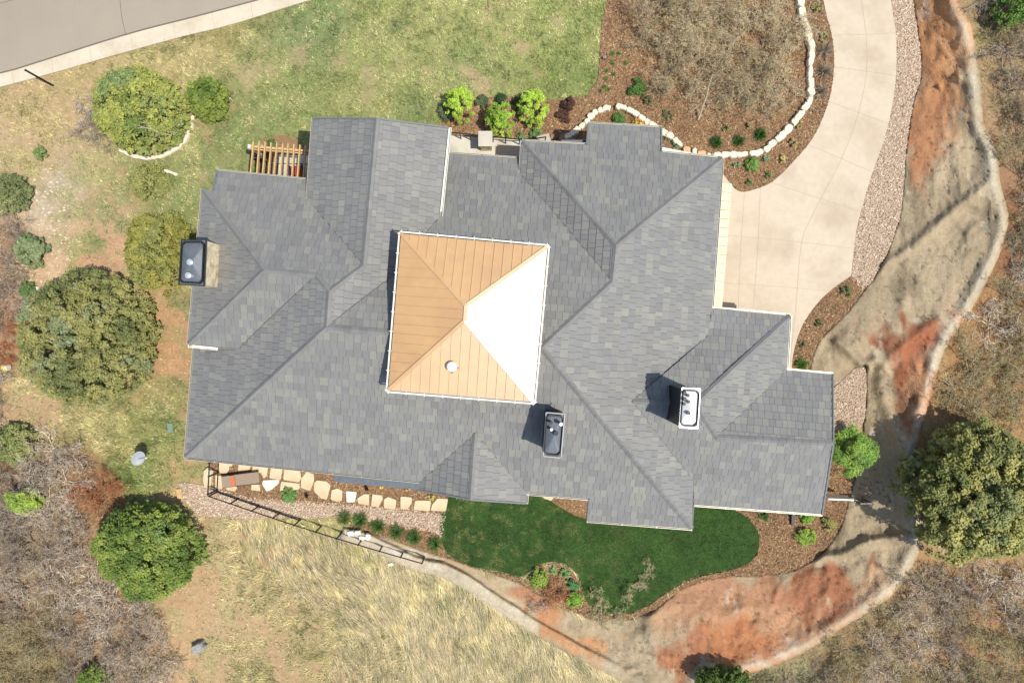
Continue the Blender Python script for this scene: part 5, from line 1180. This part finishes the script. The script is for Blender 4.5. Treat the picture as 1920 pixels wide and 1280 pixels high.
# ------------------------------------------------------------------ pergola, porch, lounger, dish, lamp and small things
pg = empty('pergola', W(525, 300, 0), 'cedar slat pergola in the corner beside the gabled wing', 'pergola'); o0 = pg.location
def rel(px_, py_, z): return Vector(W(px_, py_, z)) - o0
xs_t = [476,487,498,509,520,531,541,552,563,573]; xs_b = [470,482,493,504,514,526,537,548,558,569]
for xt, xb in zip(xs_t, xs_b):
    y_t = 266 + (xt - 476) * .07; b = MB(); b.bar(rel(xt, y_t, 2.75), rel(xb, y_t + 62, 2.75), .055, .16); b.build('rafter', M_WOOD, pg)
b = MB(); b.bar(rel(466, 275, 2.6), rel(588, 285, 2.6), .1, .2); b.build('beam', M_WOOD, pg)
b = MB(); b.bar(rel(466, 280, 2.58), rel(588, 290, 2.58), .05, .2); b.build('beam', M_WOOD, pg)
b = MB(); b.bar(rel(466, 275, 2.75), rel(471, 275.6, 2.75), .16, .2); b.build('beam_end', M_WHITE, pg)
for px_, py_ in ((481,290),):
    q = rel(472, 277, 2.5); b = MB(); b.bar((q.x, q.y, 0), (q.x, q.y, 2.5), .14); b.build('post', M_WOOD, pg)
q = rel(470, 322, 2.5)
b = MB()
for (x0, y0, x1, y1) in ((512,290,560,306),(562,291,610,307),(512,308,560,340),(562,309,610,340)):
    sheet('patio', [(x0 + 10, y0), (x1 + 10, y0 + 1), (x1 + 8, y1), (x0 + 8, y1)], .08, M_CONC2)
ch = empty('red_chair', W(562, 326, 0), 'red cushioned chair on the patio under the pergola', 'chair', rz=.1)
b = MB(); b.box((0, 0, .42), (.62, .6, .12)); b.build('seat', M_RED, ch, bevel=.03)
b = MB(); b.box((0, -.33, .68), (.62, .12, .5)); b.build('backrest', M_RED, ch, bevel=.03)
for sx in (-.32, .32):
    b = MB(); b.box((sx, 0, .55), (.06, .62, .05)); b.build('armrest', M_BLACK, ch)
    for sy in (-.28, .28): b = MB(); b.bar((sx, sy, 0), (sx, sy, .55), .04); b.build('leg', M_BLACK, ch)
gr = empty('barbecue_grill', W(497, 296, 0), 'dark barbecue grill standing under the pergola slats', 'grill')
b = MB(); b.box((0, 0, .5), (.7, .5, .8)); b.build('cabinet', M_BLACK, gr, bevel=.02); b = MB(); b.tube((-.33, 0, .92), (.33, 0, .92), .24, n=16); b.build('lid', M_DARK, gr); b = MB(); b.tube((-.25, -.27, 1.0), (.25, -.27, 1.0), .02); b.build('handle', M_STEEL, gr)
tree('plant', 482, 322, 12, .6, [(110,140,60),(140,160,80)], 'yellow green plant under the left pergola slats', 'plant', nc=14, cr=.1, nper=40, lsz=.03, seed=77, hb=.03)
tree('plant', 513, 270, 11, .5, [(70,104,50),(96,124,64)], 'green plant in the mulch behind the pergola beam', 'plant', nc=14, cr=.1, nper=40, lsz=.03, seed=78, hb=.03)
# porch slab, pillar and railing
PO = [(838,238),(935,262),(940,250),(1000,262),(1003,300),(1003,320),(838,320)]
sheet('porch', [(830,252),(905,258),(1005,262),(1005,330),(830,330)], 1.0, M_CONC2, thick=1.0)
sheet('porch_step', [(932,272),(1010,275),(1010,330),(931,330)], 1.02, mat('tan_concrete', C(196,176,158,.8), rough=.9, noise=.06), thick=.1)
pl = empty('stone_pillar', W(909, 268, 0), 'square stone pillar with a pale concrete cap on the porch edge', 'pillar')
q = rel2 = Vector(W(910, 261, 2.0)) - pl.location
b = MB(); b.box((q.x + .02, q.y - .0, 1.3), (.55, .60, 1.35)); b.build('shaft', M_CHST, pl); b = MB(); b.box((q.x, q.y, 2.03), (.70, .76, .12)); b.build('cap', M_CONC2, pl, bevel=.02)
rl = empty('railing', W(930, 262, 1.0), 'curved black metal railing on the porch edge right of the pillar', 'railing')
arc = [(923,256),(950,259),(980,261),(1000,260),(1023,257)]; arc = [(924,264),(940,265),(955,265),(970,266)] 
def railrun(root, pts_, z0, zt):
    for hh_ in (zt, z0 + .12):
        for a, c_ in zip(pts_[:-1], pts_[1:]):
            b = MB(); b.bar(Vector(W(*a, hh_)) - root.location, Vector(W(*c_, hh_)) - root.location, .045); b.build('rail', M_BLACK, root)
    for p in pts_:
        X, Y, _ = W(*p, zt); q = Vector((X, Y, 0)) - root.location; b = MB(); b.bar((q.x, q.y, z0 - root.location.z), (q.x, q.y, zt + .02 - root.location.z), .05); b.build('baluster', M_BLACK, root)
railrun(rl, [(924,256),(948,259),(974,261),(1000,260),(1023,257)], 1.0, 1.9)
rl2 = empty('railing', W(840, 254, 1.0), 'straight black metal railing on the porch edge left of the pillar', 'railing')
railrun(rl2, [(842,249),(862,250),(880,252),(898,254)], 1.0, 1.9)
w2 = MB(); w2.prism([W(x_, y_, .9)[:2] for x_, y_ in ((1006,256),(1029,250),(1033,263),(1008,270))], 0, .9); props(w2.build('low_wall', M_CONC2), 'pale concrete wall end by the boulders right of the porch', 'wall')
# lounge chair
lc = empty('lounge_chair', W(458, 896, 0), 'taupe lounge chair with an orange headrest on the stepping stones', 'lounge chair', rz=math.radians(7))
b = MB(); b.box((.28, 0, .34), (1.25, .58, .05)); b.build('seat', M_FABRIC, lc, bevel=.015)
b = MB(); b.box((-.66, 0, .42), (.68, .58, .05), rx=0); o = b.build('backrest', M_FABRIC, lc, bevel=.015)
b = MB(); b.box((-.43, 0, .455), (.2, .56, .05)); b.build('headrest', M_ORANGE, lc, bevel=.02)
for sy in (-.3, .3):
    b = MB(); b.bar((-1.0, sy, .37), (.92, sy, .31), .035); b.build('frame', M_BLACK, lc)
for sx in (-.7, .75):
    for sy in (-.3, .3): b = MB(); b.bar((sx, sy, .06), (sx, sy, .33), .035); b.build('leg', M_BLACK, lc)
# satellite dish
sd = empty('satellite_dish', W(262, 856, 0), 'light grey satellite dish on a post in the grass left of the house', 'satellite dish')
b = MB(); n_ = 28; vs = []
dn = Vector((.45, -.45, .75)).normalized(); ax1 = Vector((.35, .93, .2)); ax1 = (ax1 - dn * ax1.dot(dn)).normalized(); ax2 = dn.cross(ax1)
cz = Vector(W(259, 857, 1.1)) - sd.location
for r_ in range(1, 6):
    for k in range(n_):
        t = 2 * math.pi * k / n_; f = r_ / 5; vs.append(cz + ax1 * math.cos(t) * .44 * f + ax2 * math.sin(t) * .31 * f + dn * (.10 * f * f))
vs.append(cz); fs = [((r_) * n_ + k, (r_) * n_ + (k + 1) % n_, (r_ + 1) * n_ + (k + 1) % n_, (r_ + 1) * n_ + k) for r_ in range(4) for k in range(n_)] + [(5 * n_, (k + 1) % n_, k) for k in range(n_)]
b.add(vs, fs); o = b.build('reflector', M_DISH, sd, smooth_=True); sm = o.modifiers.new('thick', 'SOLIDIFY'); sm.thickness = .02
b = MB(); f_ = cz + Vector((.45, -.02, .12)); b.tube(cz - ax1 * .1 + ax2 * .02, f_, .015); b.build('arm', M_STEEL, sd); b = MB(); b.tube(f_, f_ + Vector((.07, 0, .03)), .045, .03, n=10); b.build('feed_horn', M_WHITE, sd)
b = MB(); b.tube((cz.x + .03, cz.y, 0), (cz.x, cz.y, 1.05), .03); b.build('mast', M_STEEL, sd)
# sign post by the street
sp = empty('sign_post', W(100, 161, 0), 'black post with a thin sign blade beside the street kerb', 'sign post')
b = MB(); b.tube((0, 0, -.1), (0, 0, 2.05), .05, n=10); b.build('post', M_BLACK, sp)
b = MB(); b.box((.20, -.1, 1.9), (.42, .03, .24), math.radians(-28)); b.build('sign', M_DARK, sp)
# utility cover
uc = empty('valve_box', W(321, 801, 0), 'small green utility box lid in the grass left of the house', 'utility box', rz=.05)
b = MB(); b.box((0, 0, .05), (.28, .48, .16)); b.build('box', M_GREENBOX, uc, bevel=.02); b = MB(); b.box((0, 0, .14), (.24, .42, .02)); b.build('lid', M_GREENBOX, uc)
yb = empty('bucket', W(16, 690, 0), 'yellow bucket lying by the left edge of the big juniper', 'bucket')
b = MB(); b.tube((-.1, 0, .2), (.15, .05, .25), .2, .16, 16); b.build('shell', M_YEL, yb); b = MB(); b.tube((.15, .05, .25), (.2, .06, .26), .17, .15, 16); b.build('lid', M_WHITE, yb)
# timber edging block at the gravel end, path lights
tb = MB(); tb.bar(W(336, 916, .08), W(338, 934, .08), .26, .12); props(tb.build('timber_block', M_WOOD), 'short tan timber block at the left end of the gravel path', 'timber')
for px_, py_, lb in ((578,927,'dark path light in the mulch below the stepping stones'),(690,914,'dark path light in the mulch close to the house wall')):
    r_ = empty('path_light', W(px_, py_, 0), lb, 'path light'); b = MB(); b.tube((0, 0, 0), (0, 0, .35), .02); b.build('stem', M_BLACK, r_); b = MB(); b.tube((0, 0, .33), (0, 0, .42), .1, .03, 12); b.build('shade', M_BLACK, r_)
# screen wall at the right corner of the house
sw = MB(); sw.bar(W(1545, 931, 1.1), W(1592, 933, 1.1), .07, 1.0); props(sw.build('screen_wall', M_WHITE), 'low white screen wall sticking out from the right wing', 'wall')
fg = empty('gate_rail', W(1592, 934, 0), 'short black metal rail at the end of the white screen wall', 'railing')
b = MB(); b.bar(Vector((0, 0, 1.15)), Vector((.62, .02, 1.15)), .06); b.build('rail', M_BLACK, fg); b = MB(); b.bar(Vector((0, 0, .4)), Vector((.62, .02, .4)), .06); b.build('rail', M_BLACK, fg)
for t in (0, .31, .62): b = MB(); b.bar((t, .01, 0), (t, .01, 1.2), .05); b.build('post', M_BLACK, fg)
# fallen pale branch in the island bed and dead limb by the street juniper
def limb(name, pts_, z, r, label, col=(205,190,168)):
    b = MB(); P = [Vector(W(x_, y_, z_)) for (x_, y_), z_ in zip(pts_, z)]
    for i, (p, q) in enumerate(zip(P[:-1], P[1:])): b.tube(p, q, r * (1 - i / len(P) * .6), r * (1 - (i + 1) / len(P) * .6), 7)
    o = b.build(name, mat('dead_wood', C(*col), rough=.9, noise=.2)); return props(o, label, 'branch')
limb('branch', [(1309,225),(1316,205),(1325,180),(1329,160),(1336,140)], [.1, .5, 1.0, 1.5, 2.0], .05, 'long pale leaning stem at the lower edge of the bare oaks')
b = MB()
for pts_, zs_, r_ in (([(322,254),(300,249),(284,242),(268,239),(250,231),(236,229)], [1.3, 1.7, 1.95, 2.05, 2.1, 1.95], .04), ([(284,242),(276,232),(262,229)], [1.95, 2.1, 2.0], .022), ([(268,239),(255,241),(242,243),(236,238)], [2.05, 2.1, 2.05, 1.95], .022), ([(250,231),(240,224),(230,226)], [2.1, 2.05, 1.9], .018), ([(250,236),(244,246),(238,252)], [2.08, 2.0, 1.9], .018), ([(300,249),(292,256),(280,255)], [1.7, 1.8, 1.75], .018)):
    P = [Vector(W(x_, y_, z_)) for (x_, y_), z_ in zip(pts_, zs_)]
    for i, (p, q) in enumerate(zip(P[:-1], P[1:])): b.tube(p, q, r_ * (1 - i * .15), r_ * (1 - (i + 1) * .15), 6)
props(b.build('branch', mat('bleached_wood', C(186,180,165), rough=.9, noise=.2)), 'dead pale forked limb lying across the yellowish juniper near the street', 'branch')
